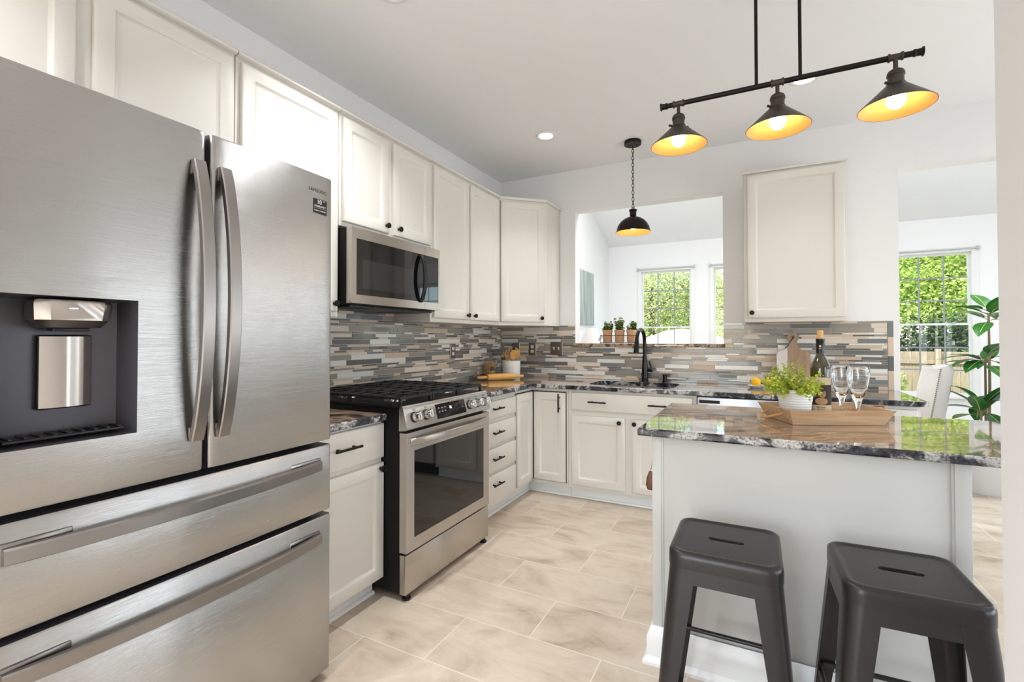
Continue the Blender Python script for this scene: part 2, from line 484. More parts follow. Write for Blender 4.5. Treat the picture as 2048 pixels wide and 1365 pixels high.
def tilefloor():
    m, nt, p = newmat('floor_tile')
    v = mapping(nt, (1, 1, 1), (0, 0, 0), (-0.763 + 6.0, 2.565 + 2.995 * 2, 0))
    br = nt.nodes.new('ShaderNodeTexBrick')
    br.offset = 0.5; br.offset_frequency = 2; br.squash = 1.0
    br.inputs['Scale'].default_value = 1.0
    br.inputs['Brick Width'].default_value = 0.60
    br.inputs['Row Height'].default_value = 0.2995
    br.inputs['Mortar Size'].default_value = 0.0022
    br.inputs['Mortar Smooth'].default_value = 0.1
    br.inputs['Bias'].default_value = 0.0
    br.inputs['Color1'].default_value = (0.25, 0.25, 0.25, 1); br.inputs['Color2'].default_value = (0.75, 0.75, 0.75, 1)
    br.inputs['Mortar'].default_value = (0.5, 0.5, 0.5, 1)
    nt.links.new(v, br.inputs['Vector'])
    v2 = mapping(nt, (1.0, 1.9, 1))
    n1 = noise(nt, v2, 3.2, 7, 0.62, 0.5)
    add = nt.nodes.new('ShaderNodeVectorMath'); add.operation = 'MULTIPLY_ADD'
    add.inputs[1].default_value = (9, 9, 9)
    nt.links.new(br.outputs['Color'], add.inputs[0]); nt.links.new(v2, add.inputs[2])
    nt.links.new(add.outputs[0], n1.inputs['Vector'])
    r = ramp(nt, [(0.30, srgb(166, 146, 124)), (0.45, srgb(198, 182, 162)), (0.60, srgb(212, 198, 180)), (0.75, srgb(202, 182, 158))])
    nt.links.new(n1.outputs['Fac'], r.inputs['Fac'])
    tone = mixc(nt, 0.10, r.outputs['Color'], br.outputs['Color'], 'OVERLAY')
    c = mixc(nt, br.outputs['Fac'], tone, srgb(226, 216, 202))
    nt.links.new(c, p.inputs['Base Color'])
    p.inputs['Roughness'].default_value = 0.34
    b = nt.nodes.new('ShaderNodeBump'); b.inputs['Strength'].default_value = 0.35; b.inputs['Distance'].default_value = 0.002
    b.invert = True
    nt.links.new(br.outputs['Fac'], b.inputs['Height']); nt.links.new(b.outputs['Normal'], p.inputs['Normal'])
    return m
M['floor'] = tilefloor()
M['grout'] = mat('tile_grout', srgb(216, 204, 188), 0.8)
M['tile'] = [mat('tile_slate_glass', srgb(108, 108, 106), 0.12, vary=0.12, coat=0.3),
             mat('tile_blue_grey_glass', srgb(126, 131, 131), 0.10, vary=0.10, coat=0.3),
             mat('tile_taupe_glass', srgb(152, 145, 135), 0.16, vary=0.08),
             mat('tile_pale_glass', srgb(226, 225, 220), 0.14, vary=0.05),
             mat('tile_beige_stone', srgb(208, 187, 164), 0.45, vary=0.08),
             mat('tile_cream_stone', srgb(222, 208, 194), 0.45, vary=0.06)]

# ---------------------------------------------------------------- the setting
CZ = 2.722
structure('floor', BM().box(-0.15, 9.1, -7.6, 3.42, -0.12, 0.0), M['floor'])
structure('ceiling', BM().box(-0.15, 6.0, -7.6, 0.0, CZ, CZ + 0.12), M['ceiling'])

def holed_wall(axis, pos0, pos1, a0, a1, z0, z1, holes):
    """wall slab between pos0..pos1 on one axis, running a0..a1, with rectangular holes (a,b,zlo,zhi)"""
    b = BM()
    as_ = sorted({a0, a1, *[h[0] for h in holes], *[h[1] for h in holes]})
    zs = sorted({z0, z1, *[h[2] for h in holes], *[h[3] for h in holes]})
    def solid(i, k):
        if i < 0 or k < 0 or i >= len(as_) - 1 or k >= len(zs) - 1: return False
        ca, cz = (as_[i] + as_[i + 1]) / 2, (zs[k] + zs[k + 1]) / 2
        return not any(h[0] < ca < h[1] and h[2] < cz < h[3] for h in holes)
    def P(t, a, z): return (a, t, z) if axis == 'y' else (t, a, z)
    for i in range(len(as_) - 1):
        for k in range(len(zs) - 1):
            if not solid(i, k): continue
            A, B_, Z0, Z1 = as_[i], as_[i + 1], zs[k], zs[k + 1]
            for t in (pos0, pos1):
                b.quad([P(t, A, Z0), P(t, B_, Z0), P(t, B_, Z1), P(t, A, Z1)])
            if not solid(i - 1, k): b.quad([P(pos0, A, Z0), P(pos1, A, Z0), P(pos1, A, Z1), P(pos0, A, Z1)])
            if not solid(i + 1, k): b.quad([P(pos0, B_, Z0), P(pos1, B_, Z0), P(pos1, B_, Z1), P(pos0, B_, Z1)])
            if not solid(i, k - 1): b.quad([P(pos0, A, Z0), P(pos1, A, Z0), P(pos1, B_, Z0), P(pos0, B_, Z0)])
            if not solid(i, k + 1): b.quad([P(pos0, A, Z1), P(pos1, A, Z1), P(pos1, B_, Z1), P(pos0, B_, Z1)])
    bmesh.ops.remove_doubles(b.b, verts=b.b.verts, dist=1e-5)
    return b
structure('wall_left', BM().box(-0.12, 0.0, -7.6, 0.12, 0, CZ), M['wall'])
OP = (0.757, 1.968, 1.140, 2.355)
DR = (3.054, 3.63, 0.0, 2.362)
structure('wall_back', holed_wall('y', 0.0, 0.12, 0.0, 6.0, 0, CZ, [OP, DR, *[(x_ - w_ / 2 - 0.01, x_ + w_ / 2 + 0.01, 0.2, 2.3) for x_, w_ in SLITS]]), M['wall'])  # the narrow slits are added, only to hold fill lights
structure('wall_right', BM().box(2.572, 2.70, -7.48, -2.90, 0, CZ), M['wall'])
structure('wall_far_right', holed_wall('x', 5.60, 5.72, -7.48, 0.0, 0, CZ, [(-2.88, -1.80, 0.02, 2.12), (-0.94, -0.84, 0.1, 2.15), (-1.365, -1.315, 0.1, 2.15), (-5.2, -3.6, 0.75, 2.15)]), M['wall'])  # all openings here are added, out of view, to bring in light
structure('wall_front', holed_wall('y', -7.60, -7.48, 0.0, 5.72, 0, CZ, [(0.4, 2.1, 0.25, 2.25)]), M['wall'])  # opening added behind the camera to bring in light
# sunroom beyond the back wall
SY = 3.30
WINX = [0.641, 1.662, 2.690, 3.722, 4.772, 5.802, 6.832, 7.862]  # last four are out of view, added to light the sunroom
WW, WZ0, WZ1 = 0.705, 0.545, 2.225
holes = [(x - 0.035, x + WW + 0.035, WZ0 - 0.03, WZ1 + 0.03) for x in WINX]
structure('wall_sunroom_back', holed_wall('y', SY, SY + 0.12, -0.1, 9.12, 0, 2.80, holes), M['sunwall'])
structure('wall_sunroom_left', BM().prism([(0.12, 0), (SY, 0), (SY, 2.80), (0.12, 4.05)], 0.0, 0.135, 'x'), M['sunwall'])
structure('wall_sunroom_right', holed_wall('x', 9.0, 9.12, 0.12, SY, 0, 4.05, [(0.45, 2.95, 0.5, 2.7)]), M['sunwall'])  # unseen end opening added to let sky light in
structure('ceiling_sunroom', BM().prism([(0.12, 3.86), (SY + 0.12, 2.594), (SY + 0.12, 2.72), (0.12, 3.98)], 0.0, 9.12, 'x'), M['sunwall'])
structure('wall_sunroom_gable', BM().box(0.0, 9.0, 0.1205, 0.14, CZ - 0.002, 3.95), M['sunwall'])
structure('wall_sunroom_front', BM().box(6.0005, 9.0, 0.0, 0.12, 0.0, CZ), M['sunwall'])

for i_, x_ in enumerate((0.95, 2.60, 4.25)):  # added skylight frames, unseen, round the ceiling fill lights
    T_ = Matrix.Translation((x_, 0.90, 3.535)) @ Matrix.Rotation(-math.atan(0.384), 4, 'X')
    b = BM()
    for (a_, c_, d_, e_) in ((-0.62, 0.62, -0.62, -0.57), (-0.62, 0.62, 0.57, 0.62), (-0.62, -0.57, -0.57, 0.57), (0.57, 0.62, -0.57, 0.57)):
        b.box(a_, c_, d_, e_, -0.045, 0.005, 0.004, mat=T_)
    structure('window_%d' % (20 + i_), b, M['trim'])

# granite sill in the pass-through
tag(obj('granite_sill', BM().box(OP[0] - 0.016, OP[1] + 0.012, -0.022, 0.135, 1.1405, 1.170, 0.004), M['granite_sill']),
    'grey speckled granite sill along the bottom of the pass-through opening', 'sill')

# baseboards
def baseboard(name, poly_axis, a0, a1, fixed, sgn):
    """profile: tall flat board with a small cap, facing sgn along the fixed axis"""
    pr = [(0, 0), (0.022 * sgn, 0), (0.022 * sgn, 0.012), (0.014 * sgn, 0.022), (0.014 * sgn, 0.10), (0.009 * sgn, 0.118), (0.004 * sgn, 0.13), (0, 0.132)]
    b = BM()
    if poly_axis == 'x':
        b.rings([[(a, fixed + p[0], p[1]) for p in pr] for a in (a0, a1)])
    else:
        b.rings([[(fixed + p[0], a, p[1]) for p in pr] for a in (a0, a1)])
    return structure(name, b, M['trim'])
baseboard('baseboard_sunroom', 'x', 0.14, 8.98, SY, -1)

# ---------------------------------------------------------------- windows
def window(n, x0, z0=WZ0, z1=WZ1, w=WW):
    x1 = x0 + w
    b = BM()
    for (a, c, d, e) in ((x0 - 0.06, x0, z0, z1), (x1, x1 + 0.06, z0, z1)):
        b.box(a, c, SY - 0.014, SY + 0.07, d, e, 0.003)
    b.box(x0 - 0.06, x1 + 0.06, SY - 0.014, SY + 0.07, z1, z1 + 0.05, 0.003)
    b.box(x0 - 0.08, x1 + 0.08, SY - 0.05, SY + 0.07, z0 - 0.04, z0, 0.004)
    b.box(x0 - 0.06, x1 + 0.06, SY - 0.012, SY, z0 - 0.115, z0 - 0.041, 0.003)
    f = structure('window_%d' % n, b, M['trim'])
    zm = z0 + (z1 - z0) * 0.497
    s1 = BM()
    for (lo, hi, yo) in ((z0, zm + 0.012, 0.022), (zm - 0.012, z1, 0.045)):
        s1.box(x0, x0 + 0.022, SY + yo, SY + yo + 0.022, lo, hi)
        s1.box(x1 - 0.022, x1, SY + yo, SY + yo + 0.022, lo, hi)
        s1.box(x0 + 0.0221, x1 - 0.0221, SY + yo, SY + yo + 0.022, lo, lo + 0.024)
        s1.box(x0 + 0.022, x1 - 0.022, SY + yo, SY + yo + 0.022, hi - 0.024, hi)
    obj('sash', s1, M['trim'], f)
    mu = BM()
    for (lo, hi, yo) in ((z0 + 0.024, zm - 0.012, 0.03), (zm + 0.012, z1 - 0.024, 0.053)):
        for k in (1, 2):
            xx = x0 + w * k / 3
            mu.box(xx - 0.008, xx + 0.008, SY + yo, SY + yo + 0.006, lo, hi)
            zz = lo + (hi - lo) * k / 3
            mu.box(x0 + 0.022, x1 - 0.022, SY + yo - 0.0006, SY + yo + 0.0054, zz - 0.008, zz + 0.008)
    obj('muntin', mu, M['muntin'], f)
    g = BM()
    g.box(x0 + 0.022, x1 - 0.022, SY + 0.0345, SY + 0.0375, z0 + 0.024, zm - 0.012)
    g.box(x0 + 0.022, x1 - 0.022, SY + 0.0575, SY + 0.0605, zm + 0.012, z1 - 0.024)
    obj('pane', g, M['pane'], f)
    sh = BM()
    for xx in (x0 - 0.055, x1 + 0.055):
        sh.box(xx - 0.012, xx + 0.012, SY - 0.05, SY - 0.014, z1 + 0.012, z1 + 0.055, 0.002)
    sh.cyl((x0 - 0.05, SY - 0.034, z1 + 0.034), (x1 + 0.05, SY - 0.034, z1 + 0.034), 0.009, seg=10)
    obj('shade_rail', sh, M['railgrey'], f)
    lk = BM()
    for xx in (x0 + 0.17, x1 - 0.17):
        lk.box(xx - 0.025, xx + 0.025, SY + 0.005, SY + 0.022, zm + 0.006, zm + 0.016, 0.003)
        lk.cyl((xx, SY + 0.012, zm + 0.014), (xx + 0.03, SY + 0.008, zm + 0.026), 0.005, seg=8)
    obj('sash_lock', lk, M['railgrey'], f)
    return f
M['muntin'] = mat('muntin_grey', srgb(150, 154, 162), 0.5)
M['railgrey'] = mat('shade_rail_grey', srgb(196, 198, 200), 0.4)
for i, x in enumerate(WINX):
    window(i + 1, x)

# ---------------------------------------------------------------- tile backsplash (strip mosaic)
ROWS = [0.032, 0.0135, 0.0135, 0.021, 0.0135, 0.032, 0.0135, 0.021, 0.0135, 0.0325, 0.0155, 0.0135, 0.0135, 0.0325]
def mosaic(name, to3, u0, u1, z0, z1, seed, hole=None):
    rr = random.Random(seed)
    b = BM()
    gr = 0.0016
    def slab(a, c, d, e, n0, n1, m, ch):
        o = [to3(a, d, n0), to3(c, d, n0), to3(c, e, n0), to3(a, e, n0)]
        i = [to3(a + ch, d + ch, n1), to3(c - ch, d + ch, n1), to3(c - ch, e - ch, n1), to3(a + ch, e - ch, n1)]
        b.mesh(o + i, [(4, 5, 6, 7), (0, 1, 5, 4), (1, 2, 6, 5), (2, 3, 7, 6), (3, 0, 4, 7)], m)
    def back(a, c, d, e):
        b.mesh([to3(a, d, 0.0045), to3(c, d, 0.0045), to3(c, e, 0.0045), to3(a, e, 0.0045)], [(0, 1, 2, 3)], 0)
    if hole:
        back(u0, hole[0], z0, z1); back(hole[1], u1, z0, z1); back(hole[0], hole[1], z0, hole[2])
    else:
        back(u0, u1, z0, z1)
    z = z0; k = rr.randrange(len(ROWS))
    while z < z1 - 0.006:
        h = min(ROWS[k % len(ROWS)], z1 - z); k += 1
        tall = h > 0.028
        u = u0 - rr.random() * 0.12
        last = -1
        while u < u1:
            L = rr.choice((0.30, 0.30, 0.24, 0.19)) if tall else rr.choice((0.07, 0.09, 0.12, 0.15, 0.15, 0.20))
            wts = (22, 14, 26, 22, 8, 8) if tall else (26, 12, 20, 12, 18, 12)
            m = rr.choices(range(6), wts)[0]
            if m == last and rr.random() < 0.8: m = rr.choices(range(6), wts)[0]
            last = m
            a, c = max(u, u0), min(u + L, u1)
            segs = [(a, c)]
            if hole and z + h > hole[2] + 0.004:
                segs = []
                if a < hole[0]: segs.append((a, min(c, hole[0])))
                if c > hole[1]: segs.append((max(a, hole[1]), c))
            for (p, q) in segs:
                if q - p > 0.008:
                    slab(p + gr / 2, q - gr / 2, z + gr / 2, z + h - gr / 2, 0.004, 0.0075 if m < 4 else 0.0068, m + 1, 0.0007)
            u += L
        z += h
    return structure(name, b, [M['grout']] + M['tile'], smooth=0)
CT = 0.860      # worktop height
mosaic('trim_1', lambda u, z, n: (n, u, z), -2.82, -0.0075, CT + 0.001, 1.392, 3)
mosaic('trim_2', lambda u, z, n: (u, -n, z), 0.0075, 2.985, CT + 0.001, 1.330, 11, (OP[0], OP[1], 1.1395))
# vertical end strip of tiles on the right edge
b = BM()
zz = CT + 0.001; rr = random.Random(5); i = 0
while zz < 1.329:
    h = min(rr.choice((0.075, 0.10, 0.13)), 1.330 - zz)
    b.box(2.9868, 3.018, -0.0075, -0.001, zz + 0.001, zz + h - 0.001, 0.0007, m=(4, 0, 4, 1, 2)[i % 5], seg=1)
    zz += h; i += 1
structure('trim_3', b, M['tile'], smooth=0)

# ---------------------------------------------------------------- cabinets
ZV = Vector((0, 0, 1))
def door_mesh(O, U, w, h, t=0.02, stile=0.056, panel=True):
    O, U = Vector(O), Vector(U).normalized()
    N = U.cross(ZV)
    def P(u, v, n): return O + U * u + ZV * v + N * n
    def rect(i, n): return [P(i, i, n), P(w - i, i, n), P(w - i, h - i, n), P(i, h - i, n)]
    b = BM()
    L = [rect(0, 0), rect(0, t - 0.006), rect(0.003, t - 0.002), rect(0.008, t)]
    if panel:
        L += [rect(stile - 0.003, t), rect(stile, t - 0.002), rect(stile + 0.003, t - 0.006), rect(stile + 0.009, t - 0.0085), rect(stile + 0.010, t - 0.0095)]
    b.rings(L)
    return b
def knob_mesh(p, N):
    p, N = Vector(p), Vector(N).normalized()
    b = BM()
    b.lathe([(0.0, 0), (0.008, 0.0), (0.0065, 0.004), (0.0065, 0.012), (0.0135, 0.015), (0.0155, 0.018), (0.0155, 0.024), (0.013, 0.027), (0.010, 0.0275), (0.008, 0.0262), (0.0, 0.0262)], p, 20, axis=N)
    return b
def pull_mesh(c, U, N, L=0.135):
    c, U, N = Vector(c), Vector(U).normalized(), Vector(N).normalized()
    b = BM()
    b.cyl(c - U * L / 2 + N * 0.028, c + U * L / 2 + N * 0.028, 0.0058, seg=12)
    for s in (-1, 1):
        q = c + U * (L * 0.30 * s)
        b.cyl(q, q + N * 0.028, 0.0062, 0.0048, seg=10)
    return b
def add_door(par, O, U, w, h, knob=None, pull=None, panel=True, name='door', t=0.02):
    d = obj(name, door_mesh(O, U, w, h, t, panel=panel), M['cab'], par)
    Uv = Vector(U).normalized(); N = Uv.cross(ZV)
    if knob: obj('knob', knob_mesh(Vector(O) + Uv * knob[0] + ZV * knob[1] + N * (t - 0.001), N), M['bronze'], d)
    for q in (pull or []):
        D = {'h': Uv, 'v': ZV}[q[2]]
        obj('pull', pull_mesh(Vector(O) + Uv * q[0] + ZV * q[1] + N * (t - 0.001), D, N, q[3] if len(q) > 3 else 0.13), M['bronze'], d)
    return d
XF = 0.31      # wall cabinet face
UZ0, UZ1 = 1.322, 2.366
Yv = (0, 1, 0)
def crown_left(par, y0, y1):
    pr = [(0.0, UZ1), (XF + 0.016, UZ1), (XF + 0.024, UZ1 + 0.006), (XF + 0.024, UZ1 + 0.014), (XF + 0.016, UZ1 + 0.022), (0.0, UZ1 + 0.022)]
    obj('top_moulding', BM().rings([[(max(p[0], 0.009), y, p[1]) for p in pr] for y in (y0, y1)]), M['cab'], par)
def wallcab(label, y0, y1, z0, doors):
    t = thing('wall_cabinet', label, 'cabinet', (0.16, (y0 + y1) / 2, z0))
    obj('carcass', BM().box(0.009, XF, y0 + 0.001, y1 - 0.001, z0, UZ1, 0.0015), M['cab'], t)
    crown_left(t, y0 + 0.001, y1 - 0.001)
    for (a, c, d, e, kn) in doors:
        add_door(t, (XF + 0.0005, a, d), Yv, c - a, e - d, kn)
    return t
DZ1 = 2.348
wallcab('off-white two-door wall cabinet directly above the refrigerator', -3.90, -2.832, 1.86, [(-3.815, -3.342, 1.885, DZ1, None), (-3.299, -2.846, 1.885, DZ1, None)])
wallcab('tall off-white wall cabinet between the refrigerator and the microwave', -2.830, -2.292, UZ0, [(-2.811, -2.313, 1.347, DZ1, (0.478, 0.040))])
wallcab('short off-white wall cabinet right above the microwave, two knobs', -2.290, -1.532, 1.790, [(-2.274, -1.938, 1.812, DZ1, (0.312, 0.040)), (-1.898, -1.548, 1.812, DZ1, (0.040, 0.040))])
wallcab('tall two-door off-white wall cabinet right of the microwave', -1.530, -0.611, UZ0, [(-1.508, -1.083, 1.349, DZ1, (0.394, 0.032)), (-1.060, -0.624, 1.349, DZ1, (0.040, 0.032))])
# diagonal corner wall cabinet
t = thing('wall_cabinet', 'angled off-white corner wall cabinet with a single door', 'cabinet', (0.25, -0.25, UZ0))
P5 = [(0.009, -0.009), (0.009, -0.609), (XF, -0.609), (0.609, -XF), (0.609, -0.009)]
obj('carcass', BM().prism(P5, UZ0, UZ1), M['cab'], t)
P6 = [(0.009, -0.009), (0.009, -0.609), (XF + 0.008, -0.609), (0.625, -XF - 0.012), (0.628, -0.009)]
obj('top_moulding', BM().prism(P6, UZ1 + 0.0005, UZ1 + 0.022), M['cab'], t)
dv = Vector((1, 1, 0)).normalized()
dn = dv.cross(ZV)
O = Vector((XF, -0.609, 0)) + dv * 0.016 + dn * 0.0005
add_door(t, (O.x, O.y, 1.349), dv, 0.384, DZ1 - 1.349, (0.354, 0.034))
# wall cabinet on the back wall
t = thing('wall_cabinet', 'single-door off-white wall cabinet between the pass-through and the doorway', 'cabinet', (2.42, -0.16, UZ0))
obj('carcass', BM().box(2.122, 2.722, -0.31, -0.010, UZ0 + 0.004, 2.366, 0.0015), M['cab'], t)
obj('top_moulding', BM().box(2.114, 2.732, -0.328, -0.003, 2.3665, 2.380, 0.003), M['cab'], t)
add_door(t, (2.142, -0.3105, 1.352), (1, 0, 0), 0.568, 2.352 - 1.352, (0.026, 0.038))

# base cabinets, left wall run
BF = 0.61
BZ1 = CT - 0.033
def toe_left(par, y0, y1):
    b = BM().box(0.05, 0.556, y0, y1, 0.003, 0.0895)
    obj('toe_kick', b, M['trim'], par)
    pr = [(0.5565, 0.0015), (0.572, 0.0015), (0.5715, 0.010), (0.567, 0.016), (0.5565, 0.018)]
    obj('shoe_moulding', BM().rings([[(p[0], y, p[1]) for p in pr] for y in (y0, y1)]), M['trim'], par)
t = thing('base_cabinet', 'narrow off-white base cabinet between the refrigerator and the gas range', 'cabinet', (0.3, -2.54, 0))
obj('carcass', BM().box(0.012, BF, -2.782, -2.302, 0.09, BZ1, 0.001), M['cab'], t)
toe_left(t, -2.782, -2.302)
add_door(t, (BF + 0.0005, -2.774, 0.655), Yv, 0.472, 0.160, None, [(0.232, 0.088, 'h', 0.145)], False, 'drawer')
add_door(t, (BF + 0.0005, -2.774, 0.094), Yv, 0.472, 0.538, (0.444, 0.514))
t = thing('base_cabinet', 'off-white base cabinet of four stacked drawers right of the range', 'cabinet', (0.3, -1.22, 0))
obj('carcass', BM().box(0.012, BF, -1.534, -0.908, 0.09, BZ1, 0.001), M['cab'], t)
toe_left(t, -1.534, -0.908)
for (a, c) in ((0.676, 0.793), (0.502, 0.646), (0.324, 0.476), (0.094, 0.300)):
    zc = {0.094: 0.237}.get(a, (a + c) / 2 + 0.008)
    add_door(t, (BF + 0.0005, -1.512, a), Yv, 0.588, c - a, None, [(0.290, zc - a, 'h', 0.135)], False, 'drawer')
# corner base cabinet
t = thing('base_cabinet', 'off-white inside-corner base cabinet with a folding door and vertical pull', 'cabinet', (0.3, -0.3, 0))
PL = [(0.012, -0.012), (0.012, -0.906), (BF, -0.906), (BF, -BF), (0.916, -BF), (0.916, -0.012)]
obj('carcass', BM().prism(PL, 0.09, BZ1), M['cab'], t)
PT = [(0.05, -0.05), (0.05, -0.906), (0.556, -0.906), (0.556, -0.556), (0.916, -0.556), (0.916, -0.05)]
obj('toe_kick', BM().prism(PT, 0.003, 0.0895), M['trim'], t)
b = BM().box(0.5565, 0.571, -0.906, -0.5715, 0.0015, 0.016, 0.003).box(0.5565, 0.916, -0.571, -0.5565, 0.0015, 0.016, 0.003)
obj('shoe_moulding', b, M['trim'], t)
# dark sheet painting the shade in the gap round the folding door
b = BM().box(BF, BF + 0.0018, -0.904, -0.612, 0.112, 0.806).box(0.612, 0.902, -BF - 0.0018, -BF, 0.112, 0.806)
obj('gap_shade', b, M['gap'], t)
add_door(t, (BF + 0.002, -0.899, 0.118), Yv, 0.266, 0.680)
add_door(t, (0.634, -BF - 0.002, 0.118), (1, 0, 0), 0.262, 0.680, None, [(0.218, 0.604, 'v', 0.140)])
def toe_back(par, x0, x1):
    obj('toe_kick', BM().box(x0, x1, -0.556, -0.05, 0.003, 0.0895), M['trim'], par)
    obj('shoe_moulding', BM().box(x0, x1, -0.571, -0.5565, 0.0015, 0.016, 0.003), M['trim'], par)
Xv = (1, 0, 0)
t = thing('base_cabinet', 'off-white sink base cabinet with two doors below the black faucet', 'cabinet', (1.37, -0.3, 0))
b = BM().box(0.918, 1.832, -BF, -BF + 0.02, 0.09, BZ1).box(0.918, 0.936, -BF + 0.0205, -0.012, 0.09, BZ1).box(1.814, 1.832, -BF + 0.0205, -0.012, 0.09, BZ1).box(0.9365, 1.8135, -BF + 0.0205, -0.012, 0.09, 0.108)
obj('carcass', b, M['cab'], t)
toe_back(t, 0.918, 1.832)
add_door(t, (0.946, -BF - 0.0005, 0.676), Xv, 0.862, 0.132, None, [(0.206, 0.068, 'h', 0.135), (0.640, 0.068, 'h', 0.135)], False, 'drawer')
add_door(t, (0.946, -BF - 0.0005, 0.113), Xv, 0.405, 0.526, (0.367, 0.492))
add_door(t, (1.401, -BF - 0.0005, 0.113), Xv, 0.405, 0.526, (0.020, 0.492))
t = thing('dishwasher', 'silver-white dishwasher with a recessed slot handle behind the island', 'dishwasher', (2.14, -0.3, 0))
obj('body', BM().box(1.838, 2.440, -0.585, -0.02, 0.10, BZ1 - 0.003), M['blackplastic'], t)
dd = obj('door', BM().box(1.840, 2.438, -0.640, -0.590, 0.12, BZ1 - 0.006, 0.004), M['dish'], t)
b = BM().box(1.852, 1.978, -0.643, -0.6402, 0.783, 0.804, 0.001)
for k in range(4): b.box(1.855, 1.975, -0.6455, -0.6432, 0.785 + k * 0.0045, 0.7875 + k * 0.0045, 0.0005)
obj('handle', b, M['wire'], dd)
obj('toe_kick', BM().box(1.845, 2.435, -0.555, -0.53, 0.003, 0.098), M['blackplastic'], t)
t = thing('base_cabinet', 'off-white end base cabinet right of the dishwasher behind the island', 'cabinet', (2.72, -0.3, 0))
obj('carcass', BM().box(2.444, 3.010, -BF, -0.012, 0.09, BZ1, 0.001), M['cab'], t)
toe_back(t, 2.444, 3.010)
add_door(t, (2.460, -BF - 0.0005, 0.676), Xv, 0.534, 0.132, None, [(0.267, 0.066, 'h', 0.135)], False, 'drawer')
add_door(t, (2.460, -BF - 0.0005, 0.113), Xv, 0.534, 0.526, (0.03, 0.49))

# ---------------------------------------------------------------- worktops
def slab(name, outline, z0, z1, label, hole=None, r=0.007):
    """slab with eased front edges; outline counter-clockwise"""
    b = BM()
    def inset(poly, d):
        n = len(poly); out = []
        for i in range(n):
            p0, p1, p2 = Vector(poly[i - 1]), Vector(poly[i]), Vector(poly[(i + 1) % n])
            e1, e2 = (p1 - p0).normalized(), (p2 - p1).normalized()
            n1, n2 = Vector((-e1.y, e1.x)), Vector((-e2.y, e2.x))
            k = n1 + n2
            k = k * (d / max(1e-6, 1 + n1.dot(n2)))
            out.append(p1 + k)
        return out
    prof = [(r, z0), (r * 0.3, z0 + r * 0.3), (0, z0 + r), (0, z1 - r), (r * 0.3, z1 - r * 0.3), (r, z1)]
    loops = [[(q[0], q[1], z) for q in inset(outline, d)] for d, z in prof]
    n = len(outline)
    V = [v for l in loops for v in l]
    F = []
    for i in range(len(loops) - 1):
        for j in range(n):
            k = (j + 1) % n
            F.append((i * n + j, i * n + k, (i + 1) * n + k, (i + 1) * n + j))
    b.mesh(V, F, 1)
    def capface(loop, m):
        es = []
        vv = [b.b.verts.new(p) for p in loop]
        ed = [b.b.edges.new((vv[i], vv[(i + 1) % len(vv)])) for i in range(len(vv))]
        if hole:
            hv = [b.b.verts.new((p[0], p[1], loop[0][2])) for p in hole]
            ed += [b.b.edges.new((hv[i], hv[(i + 1) % len(hv)])) for i in range(len(hv))]
        g = bmesh.ops.triangle_fill(b.b, use_beauty=True, edges=ed)
        for f in g['geom']:
            if isinstance(f, bmesh.types.BMFace): f.material_index = m
    capface(loops[-1], 0); capface(loops[0], 1)
    if hole:
        b.rings([[(p[0], p[1], z0) for p in hole], [(p[0], p[1], z1) for p in hole]], 1, False, False)
    bmesh.ops.remove_doubles(b.b, verts=b.b.verts, dist=1e-5)
    return tag(obj(name, b, [M['granite'], M['granite_edge']], smooth=14), label, 'countertop')
def rrect(x0, x1, y0, y1, r, n=6):
    P = []
    for (cx, cy, a) in ((x1 - r, y1 - r, 0), (x0 + r, y1 - r, 90), (x0 + r, y0 + r, 180), (x1 - r, y0 + r, 270)):
        for i in range(n + 1):
            q = math.radians(a + 90 * i / n)
            P.append((cx + r * math.cos(q), cy + r * math.sin(q)))
    return P
SINK = rrect(1.03, 1.67, -0.53, -0.135, 0.09)
OUT = [(0.009, -0.009), (0.009, -1.535), (0.646, -1.535), (0.646, -0.646), (3.02, -0.646), (3.045, -0.625), (3.045, -0.012), (3.02, -0.009)]
slab('worktop', OUT, CT - 0.032, CT, 'L-shaped brown and grey granite worktop running round the corner to the sink', SINK)
slab('worktop', [(0.009, -2.304), (0.009, -2.782), (0.646, -2.782), (0.646, -2.304)], CT - 0.032, CT, 'short granite worktop between the refrigerator and the gas range')
IZ = 0.872
slab('worktop', [(1.790, -1.395), (1.788, -2.200), (3.12, -2.200), (3.12, -1.395)], IZ - 0.030, IZ, 'polished granite island worktop carrying the wooden tray')

# island base
t = thing('kitchen_island', 'off-white panelled island base behind the two dark stools', 'island', (2.3, -1.8, 0))
IX0, IX1, IYF, IYB = 1.868, 2.752, -2.168, -1.43
obj('carcass', BM().box(IX0, IX1, IYF, IYB, 0.002, IZ - 0.031, 0.001), M['islandp'], t)
for (x0, x1) in ((1.838, 1.872), (2.712, 2.752)):
    b = BM().box(x0, x1, IYF - 0.010, IYF + 0.028, 0.0, IZ - 0.031, 0.003)
    b.box(x1 - 0.004 if x0 < 2 else x0 - 0.006, x1 + 0.006 if x0 < 2 else x0 + 0.004, IYF - 0.005, IYF + 0.001, 0.0, IZ - 0.031, 0.001)
    obj('corner_trim', b, M['islandp'], t)
b = BM().box(1.838, IX0 - 0.0005, IYF + 0.03, IYB, 0.002, IZ - 0.031, 0.001)
obj('side_panel', b, M['islandp'], t)
pr = [(0, 0.0), (-0.034, 0.0), (-0.034, 0.012), (-0.022, 0.026), (-0.020, 0.028), (-0.020, 0.098), (-0.014, 0.110), (-0.010, 0.124), (-0.004, 0.132), (0, 0.133)]
b = BM()
loops = [[(1.838 - 0.0 , IYB, p[1]) for p in pr], [(0, 0, 0)] * len(pr), [(0, 0, 0)] * len(pr)]
Lp = []
for p in pr: pass
Lp.append([(1.838 + p[0], IYB, p[1]) for p in pr])
Lp.append([(1.838 + p[0], IYF - 0.010 + p[0], p[1]) for p in pr])
